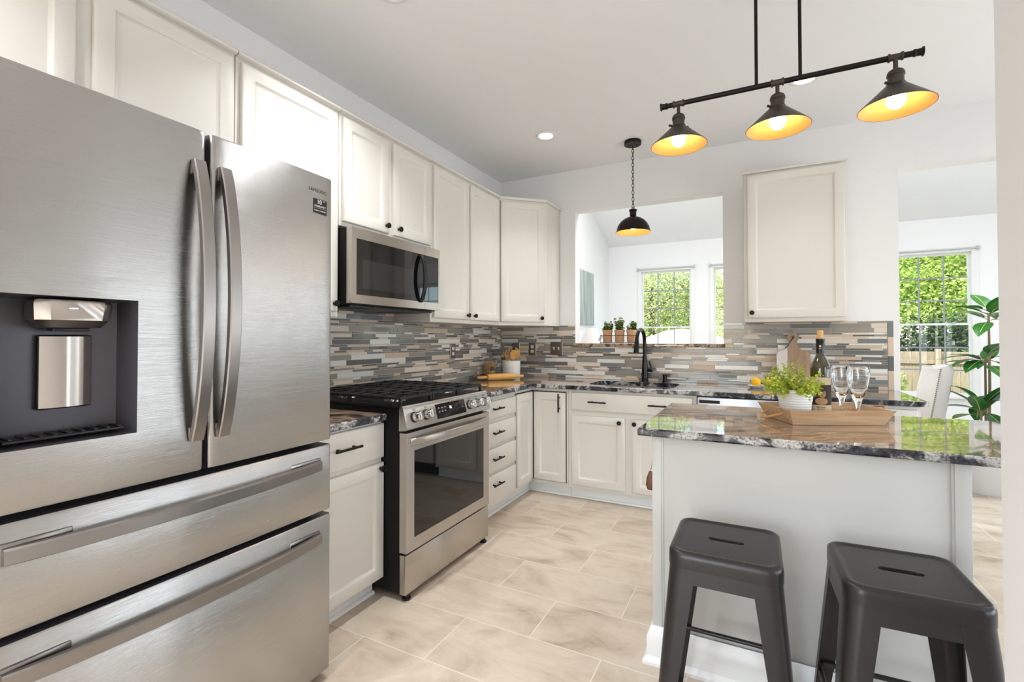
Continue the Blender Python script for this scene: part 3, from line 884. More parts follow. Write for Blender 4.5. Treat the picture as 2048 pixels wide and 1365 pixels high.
Lp.append([(2.752 - p[0], IYF - 0.010 + p[0], p[1]) for p in pr])
Lp.append([(2.752 - p[0], IYB, p[1]) for p in pr])
b.rings(Lp)
obj('baseboard', b, M['trim'], t)

# wall mounted opener on the left side of the island
t = thing('bottle_opener', 'metal and dark wood opener hung on the left side of the island', 'opener', (1.834, -2.06, 0.72))
obj('plate', BM().prism([(-2.09, 0.735), (-2.03, 0.735), (-2.035, 0.72), (-2.045, 0.705), (-2.075, 0.705), (-2.085, 0.72)], 1.818, 1.8365, 'x'), M['chrome'], t)
obj('handle', BM().lathe([(0.0, 0.0), (0.016, 0.004), (0.022, 0.02), (0.018, 0.05), (0.009, 0.075), (0.0, 0.078)], (1.812, -2.06, 0.60), 16), M['utensilwood'], t)
obj('shank', BM().cyl((1.814, -2.06, 0.677), (1.820, -2.06, 0.712), 0.005, seg=10), M['chrome'], t)

# ---------------------------------------------------------------- refrigerator
FX, FYR, FYL, FYC = 0.822, -2.790, -3.690, -3.233
t = thing('refrigerator', 'large stainless french-door refrigerator with water dispenser and two freezer drawers', 'refrigerator', (0.42, -3.24, 0))
obj('body', BM().box(0.03, 0.715, FYL + 0.004, FYR - 0.004, 0.03, 1.765, 0.004), M['recess'], t)
for y in (FYL + 0.08, FYR - 0.08):
    for x in (0.12, 0.62): obj('foot', BM().cyl((x, y, 0.001), (x, y, 0.0295), 0.022, seg=12), M['blackplastic'], t)
def fx(y):
    return FX + 0.007 * (1 - ((y - (FYL + FYR) / 2) / ((FYR - FYL) / 2)) ** 2)
def front_panel(y0, y1, z0, z1, hole=None, rl=0.012, rr_=0.012, xb=0.735):
    """bowed steel front with rounded vertical edges; optional rectangular opening (y0,y1,z0,z1)"""
    ys = []
    def col(y, dx): ys.append((y, dx))
    for k in range(5):
        a = k / 4 * PI / 2
        col(y0 + rl * (1 - math.sin(a)) if False else y0 + rl * (1 - math.cos(a)), rl * (1 - math.sin(a)))
    inner = [y0 + rl + (y1 - y0 - rl - rr_) * i / 14 for i in range(1, 14)]
    if hole: inner = sorted([y for y in inner if min(abs(y - hole[0]), abs(y - hole[1])) > 0.012] + [hole[0], hole[1]])
    for y in inner: col(y, 0)
    for k in range(4, -1, -1):
        a = k / 4 * PI / 2
        col(y1 - rr_ * (1 - math.cos(a)), rr_ * (1 - math.sin(a)))
    zs = [z0, z0 + 0.004, z1 - 0.004, z1]
    if hole: zs = sorted(zs + [hole[2], hole[3]])
    else: zs = sorted(zs + [(z0 + z1) / 2])
    b = BM()
    def X(i, z):
        y, dx = ys[i]
        e = 0.003 if (z <= z0 + 1e-6 or z >= z1 - 1e-6) else 0
        return fx(y) - dx - e
    grid = [[b.b.verts.new((X(i, z), ys[i][0], z)) for z in zs] for i in range(len(ys))]
    for i in range(len(ys) - 1):
        for k in range(len(zs) - 1):
            yc, zc = (ys[i][0] + ys[i + 1][0]) / 2, (zs[k] + zs[k + 1]) / 2
            if hole and hole[0] < yc < hole[1] and hole[2] < zc < hole[3]: continue
            b.b.faces.new((grid[i][k], grid[i + 1][k], grid[i + 1][k + 1], grid[i][k + 1]))
    bk = [[b.b.verts.new((xb, ys[i][0], z)) for z in (z0, z1)] for i in range(len(ys))]
    for i in range(len(ys) - 1):
        f1 = b.b.faces.new((grid[i][0], bk[i][0], bk[i + 1][0], grid[i + 1][0]))
        f2 = b.b.faces.new((grid[i][-1], grid[i + 1][-1], bk[i + 1][1], bk[i][1]))
        f3 = b.b.faces.new((bk[i][0], bk[i][1], bk[i + 1][1], bk[i + 1][0]))
        for f in (f1, f2, f3): f.material_index = 1
    for i in (0, len(ys) - 1):
        f = b.b.faces.new([grid[i][k] for k in range(len(zs))] + [bk[i][1], bk[i][0]])
        f.material_index = 1
    return b
DZ0, DZT = 0.850, 1.790
HOLE = (-3.652, -3.400, 0.980, 1.306)
dl = obj('door', front_panel(FYL, FYC - 0.006, DZ0, DZT, HOLE), [M['steel'], M['recess']], t)
dr = obj('door', front_panel(FYC + 0.006, FYR, DZ0, DZT), [M['steel'], M['recess']], t)
# dispenser bay
b = BM()
y0, y1, z0, z1 = HOLE
xf = FX + 0.006
bay = [[(xf, y0, z0), (xf, y1, z0), (xf, y1, z1), (xf, y0, z1)],
       [(xf - 0.075, y0 + 0.012, z0 + 0.012), (xf - 0.075, y1 - 0.012, z0 + 0.012), (xf - 0.075, y1 - 0.012, z1 - 0.004), (xf - 0.075, y0 + 0.012, z1 - 0.004)],
       [(xf - 0.085, y0 + 0.030, z0 + 0.016), (xf - 0.085, y1 - 0.045, z0 + 0.016), (xf - 0.085, y1 - 0.045, z1 - 0.006), (xf - 0.085, y0 + 0.030, z1 - 0.006)]]
b.rings(bay, 0, False, True)
obj('dispenser_bay', b, M['recess'], dl, fixn=False)
b = BM()
yc = -3.512
def nozz(z, w, x0, x1):
    return [(x0, yc - w, z), (x1 - 0.018, yc - w, z), (x1, yc - w + 0.022, z), (x1, yc + w - 0.022, z), (x1 - 0.018, yc + w, z), (x0, yc + w, z)]
b.rings([nozz(1.299, 0.068, xf - 0.082, 0.815), nozz(1.290, 0.071, xf - 0.082, 0.818), nozz(1.254, 0.068, xf - 0.082, 0.812)], 0)
b.rings([nozz(1.2535, 0.066, xf - 0.082, 0.810), nozz(1.237, 0.056, xf - 0.082, 0.796)], 1)
b.box(xf - 0.07, 0.785, yc - 0.034, yc + 0.034, 1.229, 1.2365, 0.002, m=2)
b.box(0.8168, 0.8178, yc - 0.016, yc - 0.001, 1.2795, 1.2812, m=3)
obj('dispenser_nozzle', b, [M['steel2'], M['handle'], M['blackplastic'], M['ledblue']], dl)
b = BM()
b.box(xf - 0.083, 0.756, yc - 0.050, yc + 0.050, 1.050, 1.221, 0.006, m=1)
loops = []
for k in range(9):
    a = (k / 8 - 0.5)
    y = yc + a * 0.094
    x = 0.757 + 0.010 * (1 - (2 * a) ** 2)
    loops.append([(x, y, 1.054), (x, y, 1.217), (0.7562, y, 1.217), (0.7562, y, 1.054)])
b.rings(loops, 0)
obj('dispenser_paddle', b, [M['steel2'], M['blackplastic']], dl)
b = BM()
b.box(xf - 0.072, FX - 0.008, y0 + 0.02, y1 - 0.02, z0 + 0.0125, z0 + 0.018, 0.001)
for k in range(9): b.box(xf - 0.068, FX - 0.012, y0 + 0.03 + k * 0.024, y0 + 0.036 + k * 0.024, z0 + 0.0182, z0 + 0.021)
obj('drip_tray', b, M['blackplastic'], dl)
# bowed door handles
def bow_handle(yc, z0, z1, parent):
    """flat bar bowed away from the door, on two end feet"""
    loops = []
    n = 18
    for k in range(n + 1):
        u = k / n
        z = z0 + (z1 - z0) * u
        off = 0.018 + 0.052 * (1 - (2 * u - 1) ** 2) ** 0.85
        x = FX + 0.006 + off
        th, hw = 0.016, 0.0165
        loops.append([(x, yc - hw + 0.003, z), (x, yc + hw - 0.003, z), (x - 0.003, yc + hw, z), (x - th, yc + hw, z), (x - th, yc - hw, z), (x - 0.003, yc - hw, z)])
    b = BM().rings(loops)
    for zz in (z0, z1 - 0.040):
        b.box(FX - 0.006, FX + 0.012, yc - 0.015, yc + 0.015, zz + 0.003, zz + 0.037, 0.002)
    return obj('handle', b, M['handle'], parent)
bow_handle(FYC - 0.032, 0.935, 1.700, dl)
bow_handle(FYC + 0.040, 0.935, 1.700, dr)
# lettering and sticker, both on the right door
TX = Matrix(((0, 0, 1, 0), (1, 0, 0, 0), (0, 1, 0, 0), (0, 0, 0, 1)))
def on_x(x, y, z): return Matrix.Translation((x, y, z)) @ TX
b = BM()
xs_ = fx(-2.857) + 0.0012
b.text('SAMSUNG', 0.0175, on_x(xs_, -2.857, 1.7315) @ Matrix.Diagonal((0.92, 1, 1, 1)), 0, space=1.12)
obj('logo', b, M['logo'], dr, smooth=0, fixn=False)
b = BM()
b.box(xs_ - 0.0022, xs_ - 0.0006, -2.878, -2.818, 1.652, 1.7035, 0.0004, m=0, seg=1)
xt = xs_ - 0.0001
b.text('10', 0.021, on_x(xt, -2.851, 1.6925), 1, bold=True)
b.text('YEAR', 0.0045, on_x(xt, -2.832, 1.698), 1, bold=True)
b.text('WARRANTY', 0.0088, on_x(xt, -2.848, 1.6775), 1, bold=True)
b.box(xt - 0.0002, xt, -2.875, -2.821, 1.6708, 1.6713, m=1)
b.text('DIGITAL INVERTER', 0.0058, on_x(xt, -2.848, 1.662), 1, bold=True)
obj('sticker', b, [M['stickerblack'], M['printwhite']], dr, smooth=0, fixn=False)
# freezer drawers
for (z0, z1, hz) in ((0.602, 0.832, 0.770), (0.035, 0.584, 0.517)):
    d = obj('drawer', front_panel(FYL, FYR, z0, z1), [M['steel'], M['recess']], t)
    loops = []
    n = 20; ya, yb = FYL + 0.055, FYR - 0.058
    for k in range(n + 1):
        u = k / n
        y = ya + (yb - ya) * u
        off = 0.012 + 0.036 * (1 - (2 * u - 1) ** 2) ** 0.8
        x = FX + 0.010 + off
        loops.append([(x, y, hz - 0.016), (x, y, hz + 0.012), (x - 0.004, y, hz + 0.016), (x - 0.016, y, hz + 0.016), (x - 0.016, y, hz - 0.018), (x - 0.003, y, hz - 0.018)])
    obj('handle', BM().rings(loops), M['handle'], d)
    for (p, q) in ((ya - 0.006, ya + 0.115), (yb - 0.115, yb + 0.006)):
        obj('handle_mount', BM().box(fx((p + q) / 2) - 0.006, fx((p + q) / 2) + 0.0055, p, q, hz - 0.022, hz + 0.024, 0.005), M['handle'], d)
obj('gap_seal', BM().box(0.716, 0.734, FYL + 0.012, FYR - 0.012, 0.05, 1.76), M['blackplastic'], t)

# ---------------------------------------------------------------- gas range
RY0, RY1 = -2.2975, -1.5405
t = thing('gas_range', 'stainless slide-in gas range with black cast iron grates', 'range', (0.4, (RY0 + RY1) / 2, 0))
b = BM().box(0.03, 0.716, RY0 + 0.002, RY1 - 0.002, 0.032, 0.884, 0.003)
b.box(0.10, 0.15, RY0 + 0.0, RY1, 0.05, 0.80, 0.004)
b.box(0.60, 0.64, RY0 + 0.0, RY1, 0.10, 0.80, 0.004)
obj('body', b, M['black'], t)
b = BM().box(0.022, 0.722, RY0, RY1, 0.8845, 0.897, 0.004)
obj('cooktop', b, M['black'], t)
# sloping control panel
pp = [(0.7165, 0.782), (0.757, 0.787), (0.764, 0.792), (0.738, 0.893), (0.731, 0.898), (0.7235, 0.897), (0.7165, 0.884)]
cp = obj('control_panel', BM().rings([[(p[0], y, p[1]) for p in pp] for y in (RY0 - 0.004, RY1 + 0.004)]), M['steel2'], t)
sl = Vector((0.738 - 0.764, 0, 0.893 - 0.792)).normalized()   # up the slope
sn = Vector((sl.z, 0, -sl.x)).normalized()
def onp(y, s, n=0.0): return Vector((0.764, y, 0.792)) + sl * s + sn * n
b = BM()
loops = [[onp(-2.060, 0.014, n), onp(-1.795, 0.014, n), onp(-1.795, 0.088, n), onp(-2.060, 0.088, n)] for n in (-0.001, 0.0012)]
b.rings(loops)
PM = Matrix(((0, sl.x, sn.x, 0), (1, sl.y, sn.y, 0), (0, sl.z, sn.z, 0), (0, 0, 0, 1)))
def txt(bm, s, size, y, up, m): bm.text(s, size, Matrix.Translation(onp(y, up, 0.0016)) @ PM, m)
txt(b, '16', 0.022, -1.935, 0.060, 1)
for r_, row in enumerate((('BAKE', 'BROIL', 'WARM'), ('CLEAN', 'TIMER', 'COOK'))):
    for c_, w in enumerate(row):
        bx = onp(-2.036 + c_ * 0.027, 0.066 - r_ * 0.019, 0.0014)
        b.mesh([bx + Vector((0, -0.007, 0)) - sl * 0.0012, bx + Vector((0, 0.007, 0)) - sl * 0.0012, bx + Vector((0, 0.007, 0)) + sl * 0.0012, bx + Vector((0, -0.007, 0)) + sl * 0.0012], [(0, 1, 2, 3)], 2)
        b.mesh([bx + Vector((0, -0.004, 0)) + sl * 0.003, bx + Vector((0, 0.004, 0)) + sl * 0.003, bx + Vector((0, 0.004, 0)) + sl * 0.0046, bx + Vector((0, -0.004, 0)) + sl * 0.0046], [(0, 1, 2, 3)], 2)
obj('display', b, [M['darkglass'], M['led'], M['printgrey']], cp, smooth=0, fixn=False)
for i, y in enumerate((-2.232, -2.142, -1.748, -1.668, -1.590)):
    b = BM()
    c = onp(y, 0.050, 0.0)
    b.lathe([(0.0, 0.0), (0.026, 0.0), (0.026, 0.004), (0.0, 0.004)], c, 24, 1, axis=sn)
    b.lathe([(0.022, 0.004), (0.0225, 0.008), (0.0205, 0.040), (0.0185, 0.043), (0.0, 0.0435)], c, 28, 0, axis=sn)
    q = c + sn * 0.046
    b.mesh([q + Vector((0, sgn * 0.0028, 0)) + sl * s_ * 0.017 + sn * n_ for sgn in (-1, 1) for s_ in (-1, 1) for n_ in (-0.006, 0.001)],
           [(0, 1, 3, 2), (4, 6, 7, 5), (0, 4, 5, 1), (2, 3, 7, 6), (1, 5, 7, 3)], 0)
    c = onp(y, 0.086, 0.0006)
    b.lathe([(0.004, 0), (0.0055, 0.0)], c, 12, 2, axis=sn)
    b.mesh([c + Vector((0, 0.009, 0)) - sl * 0.003, c + Vector((0, 0.012, 0)) - sl * 0.003, c + Vector((0, 0.012, 0)) + sl * 0.003, c + Vector((0, 0.009, 0)) + sl * 0.003], [(0, 1, 2, 3)], 2)
    obj('knob', b, [M['chrome'], M['blackplastic'], M['logo']], cp)
# oven door
dz0, dz1, dxb, dxf = 0.222, 0.773, 0.7175, 0.757
wy0, wy1, wz0, wz1 = -2.240, -1.604, 0.280, 0.686
b = BM()
for (a, c, d, e) in ((RY0, RY1, dz0, wz0), (RY0, RY1, wz1, dz1), (RY0, wy0, wz0, wz1), (wy1, RY1, wz0, wz1)):
    b.box(dxb, dxf, a, c, d, e)
bmesh.ops.remove_doubles(b.b, verts=b.b.verts, dist=1e-5)
od = obj('oven_door', b, M['steel2'], t)
obj('window', BM().box(dxb + 0.002, dxf - 0.0015, wy0 + 0.0005, wy1 - 0.0005, wz0 + 0.0005, wz1 - 0.0005), M['darkglass'], od)
loops = []
n = 20
for k in range(n + 1):
    u = k / n
    y = -2.280 + 0.722 * u
    off = 0.010 + 0.034 * (1 - (2 * u - 1) ** 2) ** 0.8
    x = dxf + off
    zc = 0.731
    loops.append([(x, y, zc - 0.013), (x + 0.003, y, zc), (x, y, zc + 0.013), (x - 0.005, y, zc + 0.0165), (x - 0.014, y, zc + 0.014), (x - 0.017, y, zc), (x - 0.014, y, zc - 0.014), (x - 0.005, y, zc - 0.0165)])
b = BM().rings(loops)
for y in (-2.272, -1.566): b.box(dxf - 0.001, dxf + 0.010, y - 0.009, y + 0.009, 0.722, 0.740, 0.003)
obj('handle', b, M['steel2'], od)
obj('storage_drawer', BM().box(0.7175, 0.752, RY0, RY1, 0.030, 0.212, 0.004), M['steel2'], t)
for (x, y) in ((0.735, RY0 + 0.03), (0.735, RY1 - 0.03), (0.08, RY0 + 0.04), (0.08, RY1 - 0.04)):
    obj('foot', BM().lathe([(0.0, 0.0), (0.020, 0.0), (0.020, 0.009), (0.012, 0.010), (0.012, 0.030), (0.0, 0.030)], (x, y, 0.001), 14), M['blackplastic'], t)
# burners and grates
for (x, y, r_) in ((0.22, -2.13, 0.040), (0.54, -2.13, 0.048), (0.38, -1.919, 0.050), (0.22, -1.71, 0.036), (0.54, -1.71, 0.044)):
    bn = obj('burner', BM().lathe([(0.0, 0.0), (r_ + 0.014, 0.0), (r_ + 0.012, 0.006), (r_, 0.009), (r_ - 0.002, 0.016), (0.0, 0.016)], (x, y, 0.8972), 24), M['chrome'], t)
    obj('burner_cap', BM().lathe([(0.0, 0.0), (r_ - 0.004, 0.0), (r_ - 0.003, 0.005), (r_ - 0.012, 0.009), (0.0, 0.0095)], (x, y, 0.9135), 24), M['blackmat'], bn)
gz = 0.932
for (ya, yb) in ((RY0 + 0.012, -2.044), (-2.040, -1.798), (-1.794, RY1 - 0.012)):
    b = BM()
    xa, xb_ = 0.055, 0.706
    for x in (xa, xb_): b.box(x - 0.007, x + 0.007, ya, yb, gz - 0.008, gz + 0.006, 0.003)
    for y in (ya + 0.007, yb - 0.007): b.box(xa, xb_, y - 0.007, y + 0.007, gz - 0.008, gz + 0.006, 0.003)
    ym = (ya + yb) / 2
    b.box(xa, xb_, ym - 0.005, ym + 0.005, gz - 0.007, gz + 0.008, 0.002)
    for x in (0.14, 0.22, 0.30, 0.38, 0.46, 0.54, 0.62): b.box(x - 0.005, x + 0.005, ya, yb, gz - 0.007, gz + 0.008, 0.002)
    for x in (xa, 0.38, xb_):
        for y in (ya + 0.007, yb - 0.007): b.box(x - 0.008, x + 0.008, y - 0.007, y + 0.007, 0.8973, gz - 0.004, 0.002)
    for k in range(8):
        y = ya + 0.02 + (yb - ya - 0.04) * k / 7
        b.box(xb_ - 0.012, xb_ + 0.009, y - 0.004, y + 0.004, gz + 0.004, gz + 0.010, 0.0015)
    obj('grate', b, M['blackmat'], t)

# ---------------------------------------------------------------- over-range microwave
MY0, MY1, MX, MZ0, MZ1 = -2.284, -1.540, 0.395, 1.392, 1.776
t = thing('microwave', 'stainless over-the-range microwave with dark window above the gas range', 'microwave', (0.2, (MY0 + MY1) / 2, MZ0))
obj('body', BM().box(0.012, 0.358, MY0, MY1, MZ0 - 0.006, MZ1, 0.003), M['black'], t)
b = BM().box(0.06, 0.355, MY0 + 0.03, MY1 - 0.03, MZ0 - 0.018, MZ0 - 0.0065, 0.003)
for y in (-2.12, -1.70): b.box(0.10, 0.28, y - 0.09, y + 0.09, MZ0 - 0.020, MZ0 - 0.018, 0.001)
obj('vent_panel', b, M['blackplastic'], t)
DYS = -1.692          # seam between door and keypad
b = BM()
wy0, wy1, wz0, wz1 = MY0 + 0.034, DYS - 0.002, 1.436, 1.722
for (a, c, d, e) in ((MY0, DYS - 0.001, MZ0, wz0), (MY0, DYS - 0.001, wz1, MZ1), (MY0, wy0, wz0, wz1)):
    b.box(0.360, MX, a, c, d, e)
bmesh.ops.remove_doubles(b.b, verts=b.b.verts, dist=1e-5)
md = obj('door', b, M['steel2'], t)
b = BM().box(0.361, MX - 0.001, wy0 + 0.0005, wy1, wz0 + 0.0005, wz1 - 0.0005, m=0)
b.box(MX - 0.001, MX - 0.0004, wy0 + 0.040, wy1 - 0.105, wz0 + 0.034, wz1 - 0.102, m=1)
obj('window', b, [M['darkglass'], M['midglass']], md)
loops = []
n = 16
for k in range(n + 1):
    u = k / n
    z = 1.430 + 0.292 * u
    off = 0.006 + 0.038 * (1 - (2 * u - 1) ** 2) ** 0.7
    x = MX + off
    y = -1.735
    loops.append([(x, y - 0.010, z), (x, y + 0.010, z), (x - 0.004, y + 0.014, z), (x - 0.010, y + 0.014, z), (x - 0.012, y - 0.014, z), (x - 0.004, y - 0.014, z)])
b = BM().rings(loops)
for z in (1.431, 1.706): b.box(MX - 0.001, MX + 0.008, -1.748, -1.722, z, z + 0.016, 0.002)
obj('handle', b, M['blackplastic'], md)
kp = BM().box(0.360, MX, DYS + 0.001, MY1, MZ0, wz0).box(0.360, MX, DYS + 0.001, MY1, wz1, MZ1).box(0.360, MX, MY1 - 0.016, MY1, wz0, wz1)
bmesh.ops.remove_doubles(kp.b, verts=kp.b.verts, dist=1e-5)
kpo = obj('keypad_frame', kp, M['steel2'], t)
b = BM().box(0.361, MX - 0.001, DYS + 0.0015, MY1 - 0.0165, wz0 + 0.0005, wz1 - 0.0005)
obj('keypad', b, M['darkglass'], kpo)

# ---------------------------------------------------------------- sink, faucet, soap pump
t = thing('kitchen_sink', 'undermount steel sink set in the granite below the pass-through', 'sink', (1.35, -0.33, 0.62))
b = BM()
def sl_(z, d): return [(p[0] + (0.0 if False else (1.35 - p[0]) * d), p[1] + (-0.3325 - p[1]) * d, z) for p in SINK]
b.rings([sl_(CT - 0.0335, -0.06), sl_(CT - 0.0335, -0.02), sl_(CT - 0.05, -0.015), sl_(CT - 0.21, 0.04), sl_(CT - 0.225, 0.10)], 0, False, True)
obj('basin', b, M['steelpan'], t, fixn=False)
obj('drain', BM().lathe([(0.0, 0.0), (0.045, 0.0), (0.045, 0.003), (0.03, 0.001), (0.0, 0.001)], (1.35, -0.33, CT - 0.2245), 24), M['chrome'], t)
FB = Vector((1.382, -0.085, CT))
t = thing('faucet', 'tall matte black gooseneck faucet arching over the sink', 'faucet', FB)
b = BM().lathe([(0.0, 0.0005), (0.030, 0.0005), (0.030, 0.006), (0.0265, 0.012), (0.0255, 0.05), (0.0245, 0.10), (0.0205, 0.16), (0.0175, 0.20), (0.0165, 0.21)], FB, 24)
obj('base', b, M['faucet'], t)
pts = [FB + Vector((0, 0, 0.205)), FB + Vector((0, 0, 0.27)), FB + Vector((0, 0, 0.315))]
rad = 0.098
for k in range(1, 17):
    a = PI * k / 16 * 0.97
    pts.append(FB + Vector((-0.02 * (1 - math.cos(a)) / 2, -rad * (1 - math.cos(a)), 0.325 + rad * math.sin(a))))
obj('spout', BM().tube(pts, 0.0145, 14), M['faucet'], t)
e = pts[-1]; dd_ = (pts[-1] - pts[-2]).normalized()
b = BM().lathe([(0.0145, 0.0), (0.0175, 0.006), (0.0205, 0.085), (0.0195, 0.098), (0.0, 0.098)], e, 20, axis=dd_)
obj('spray_head', b, M['faucet'], t)
b = BM().cyl(FB + Vector((0.015, 0, 0.098)), FB + Vector((0.062, -0.004, 0.098)), 0.0185, seg=18)
b.tube([FB + Vector((0.050, 0, 0.108)), FB + Vector((0.046, 0, 0.135)), FB + Vector((0.037, 0, 0.160)), FB + Vector((0.036, 0, 0.166))], [0.0075, 0.0068, 0.0062, 0.004], 10)
obj('lever', b, M['faucet'], t)
SB = Vector((1.538, -0.075, CT))
t = thing('soap_dispenser', 'short black soap pump standing right of the faucet', 'soap dispenser', SB)
obj('pump_base', BM().lathe([(0.0, 0.0005), (0.023, 0.0005), (0.023, 0.006), (0.018, 0.009), (0.018, 0.030), (0.0, 0.030)], SB, 20), M['faucet'], t)
b = BM().lathe([(0.0, 0.0305), (0.0155, 0.0305), (0.0155, 0.042), (0.0185, 0.044), (0.0185, 0.062), (0.016, 0.066), (0.0, 0.066)], SB, 20)
b.tube([SB + Vector((0, 0, 0.060)), SB + Vector((0.014, -0.02, 0.061)), SB + Vector((0.02, -0.038, 0.056))], 0.006, 8)
obj('pump_head', b, M['faucet'], t)

# ---------------------------------------------------------------- wall plates
def plate(name, label, c, U, w, h, kind, material, ins):
    c, U = Vector(c), Vector(U).normalized(); N = U.cross(ZV)
    t = thing(name, label, 'outlet' if kind != 'switch' else 'light switch', c)
    F = Matrix(((U.x, 0, N.x, c.x), (U.y, 0, N.y, c.y), (0, 1, 0, c.z), (0, 0, 0, 1)))
    b = BM()
    def rc(i, n): return [F @ Vector(p) for p in ((-w / 2 + i, -h / 2 + i, n), (w / 2 - i, -h / 2 + i, n), (w / 2 - i, h / 2 - i, n), (-w / 2 + i, h / 2 - i, n))]
    b.rings([rc(0, 0.0005), rc(0, 0.003), rc(0.004, 0.0065), rc(0.010, 0.0065), rc(0.012, 0.0075), rc(0.016, 0.0075)])
    obj('cover_plate', b, material, t)
    b = BM()
    if kind == 'duplex':
        for v in (-0.021, 0.021):
            loops = [[F @ Vector((math.cos(q) * 0.0165, v + max(-0.0135, min(0.0135, math.sin(q) * 0.0165)), n)) for q in [2 * PI * i / 20 for i in range(20)]] for n in (0.0076, 0.0092)]
            b.rings(loops, 0)
            for s in (-1, 1):
                b.rings([[F @ Vector((s * 0.006 + dx, v + 0.003 + dy, n)) for dx, dy in ((-0.0012, -0.004), (0.0012, -0.004), (0.0012, 0.004), (-0.0012, 0.004))] for n in (0.0093, 0.0096)], 1)
            b.rings([[F @ Vector((math.cos(q) * 0.0022, v - 0.007 + math.sin(q) * 0.0022, n)) for q in [2 * PI * i / 8 for i in range(8)]] for n in (0.0093, 0.0096)], 1)
        obj('receptacle', b, [ins, M['blackplastic']], t)
    elif kind == 'decora':
        b.rings([[F @ Vector(p) for p in ((-0.017, -0.034, n), (0.017, -0.034, n), (0.017, 0.034, n), (-0.017, 0.034, n))] for n in (0.0076, 0.0090)], 0)
        for v in (-0.018, 0.018):
            for s in (-1, 1):
                b.rings([[F @ Vector((s * 0.006 + dx, v + 0.003 + dy, n)) for dx, dy in ((-0.0012, -0.004), (0.0012, -0.004), (0.0012, 0.004), (-0.0012, 0.004))] for n in (0.0091, 0.0094)], 1)
            b.rings([[F @ Vector((math.cos(q) * 0.0022, v - 0.007 + math.sin(q) * 0.0022, n)) for q in [2 * PI * i / 8 for i in range(8)]] for n in (0.0091, 0.0094)], 1)
        obj('receptacle', b, [ins, M['blackplastic']], t)
    else:
        us = (-0.023, 0.023) if w > 0.09 else (0.0,)
        for u in us:
            tg_ = BM()
            tg_.rings([[F @ Vector((u + dx, dy, n)) for dx, dy in ((-0.005, -0.012), (0.005, -0.012), (0.005, 0.012), (-0.005, 0.012))] for n in (0.0076, 0.0086)], 0)
            tg_.rings([[F @ Vector((u + dx, dy + n * 0.5, n)) for dx, dy in ((-0.0042, -0.006), (0.0042, -0.006), (0.0042, 0.004), (-0.0042, 0.004))] for n in (0.0086, 0.020)], 0)
            obj('toggle', tg_, ins, t)
    return t
plate('wall_outlet', 'bronze-plated duplex outlet on the tiled wall right of the range', (0.0082, -0.832, 1.112), Yv, 0.074, 0.118, 'duplex', M['nickel'], M['outlet'])
plate('light_switch', 'bronze single switch plate half hidden behind the wooden utensils', (0.172, -0.0082, 1.115), Xv, 0.074, 0.118, 'switch', M['nickel'], M['outlet'])
plate('wall_outlet', 'bronze-plated duplex outlet on the back wall right of the utensil crock', (0.340, -0.0082, 1.115), Xv, 0.074, 0.118, 'duplex', M['nickel'], M['outlet'])
plate('light_switch', 'wide bronze double toggle switch plate left of the pass-through', (0.580, -0.0082, 1.122), Xv, 0.118, 0.120, 'switch', M['nickel'], M['outlet'])
plate('wall_outlet', 'white framed outlet behind the leaning cutting board', (2.374, -0.0082, 1.100), Xv, 0.082, 0.125, 'decora', M['white_plastic'], M['outlet'])

# ---------------------------------------------------------------- things on the corner worktop
JC = Vector((0.098, -0.375, CT))
t = thing('pasta_jar', 'glass clamp jar of dry pasta with a small black tag', 'jar', JC)
b = BM().lathe([(0.0, 0.001), (0.058, 0.001), (0.062, 0.006), (0.063, 0.03), (0.062, 0.120), (0.054, 0.146), (0.050, 0.155), (0.052, 0.162), (0.052, 0.168)], JC, 32)
obj('glass', b, M['jarglass'], t)
b = BM().lathe([(0.0, 0.1685), (0.053, 0.1685), (0.053, 0.174), (0.040, 0.181), (0.0, 0.184)], JC, 32)
obj('lid', b, M['jarglass'], t)
b = BM()
ring = [JC + Vector((math.cos(q) * 0.0545, math.sin(q) * 0.0545, 0.165)) for q in [2 * PI * i / 28 for i in range(28)]]
b.tube(ring, 0.0014, 6, closed=True)
b.tube([JC + Vector((0.05, -0.026, 0.165)), JC + Vector((0.062, -0.032, 0.145)), JC + Vector((0.058, -0.03, 0.178)), JC + Vector((0.03, -0.016, 0.186))], 0.0015, 6)
obj('clamp', b, M['wire'], t)
b = BM(); rr = random.Random(3)
for k in range(260):
    a = rr.random() * 2 * PI; q = 0.050 * math.sqrt(rr.random()); z = 0.010 + rr.random() * 0.128
    p = JC + Vector((math.cos(a) * q, math.sin(a) * q, z))
    d = Vector((rr.uniform(-1, 1), rr.uniform(-1, 1), rr.uniform(-0.6, 0.6))).normalized()
    s_ = d.orthogonal()
    L = 0.018
    pts = []
    for i in range(5):
        w = p + d * L * (i / 4 - 0.5) + s_ * 0.005 * math.sin(i * 1.6)
        h = w - JC
        rad_ = math.hypot(h.x, h.y)
        if rad_ > 0.056: w = JC + Vector((h.x * 0.056 / rad_, h.y * 0.056 / rad_, h.z))
        w.z = max(w.z, CT + 0.006)
        pts.append(w)
    b.tube(pts, 0.0030, 5)
o = obj('pasta', b, M['pasta'], t); o['kind'] = 'stuff'
ad = (Vector((cam.location.x, cam.location.y, 0)) - Vector((JC.x, JC.y, 0))).normalized()
ad = Matrix.Rotation(math.radians(14), 3, 'Z') @ ad
au = Vector((-ad.y, ad.x, 0))
b = BM()
loops = []
for n_ in (0.0636, 0.0648):
    lp = []
    for (uu, zz) in ((-0.017, 0.070), (0.017, 0.070), (0.017, 0.106), (-0.017, 0.106)):
        lp.append(JC + ad * n_ + au * uu + Vector((0, 0, zz)))
    loops.append(lp)
b.rings(loops)
obj('tag', b, M['stickerblack'], t)
CC = Vector((0.262, -0.288, CT))
t = thing('utensil_crock', 'white ceramic crock holding wooden utensils on the corner worktop', 'crock', CC)
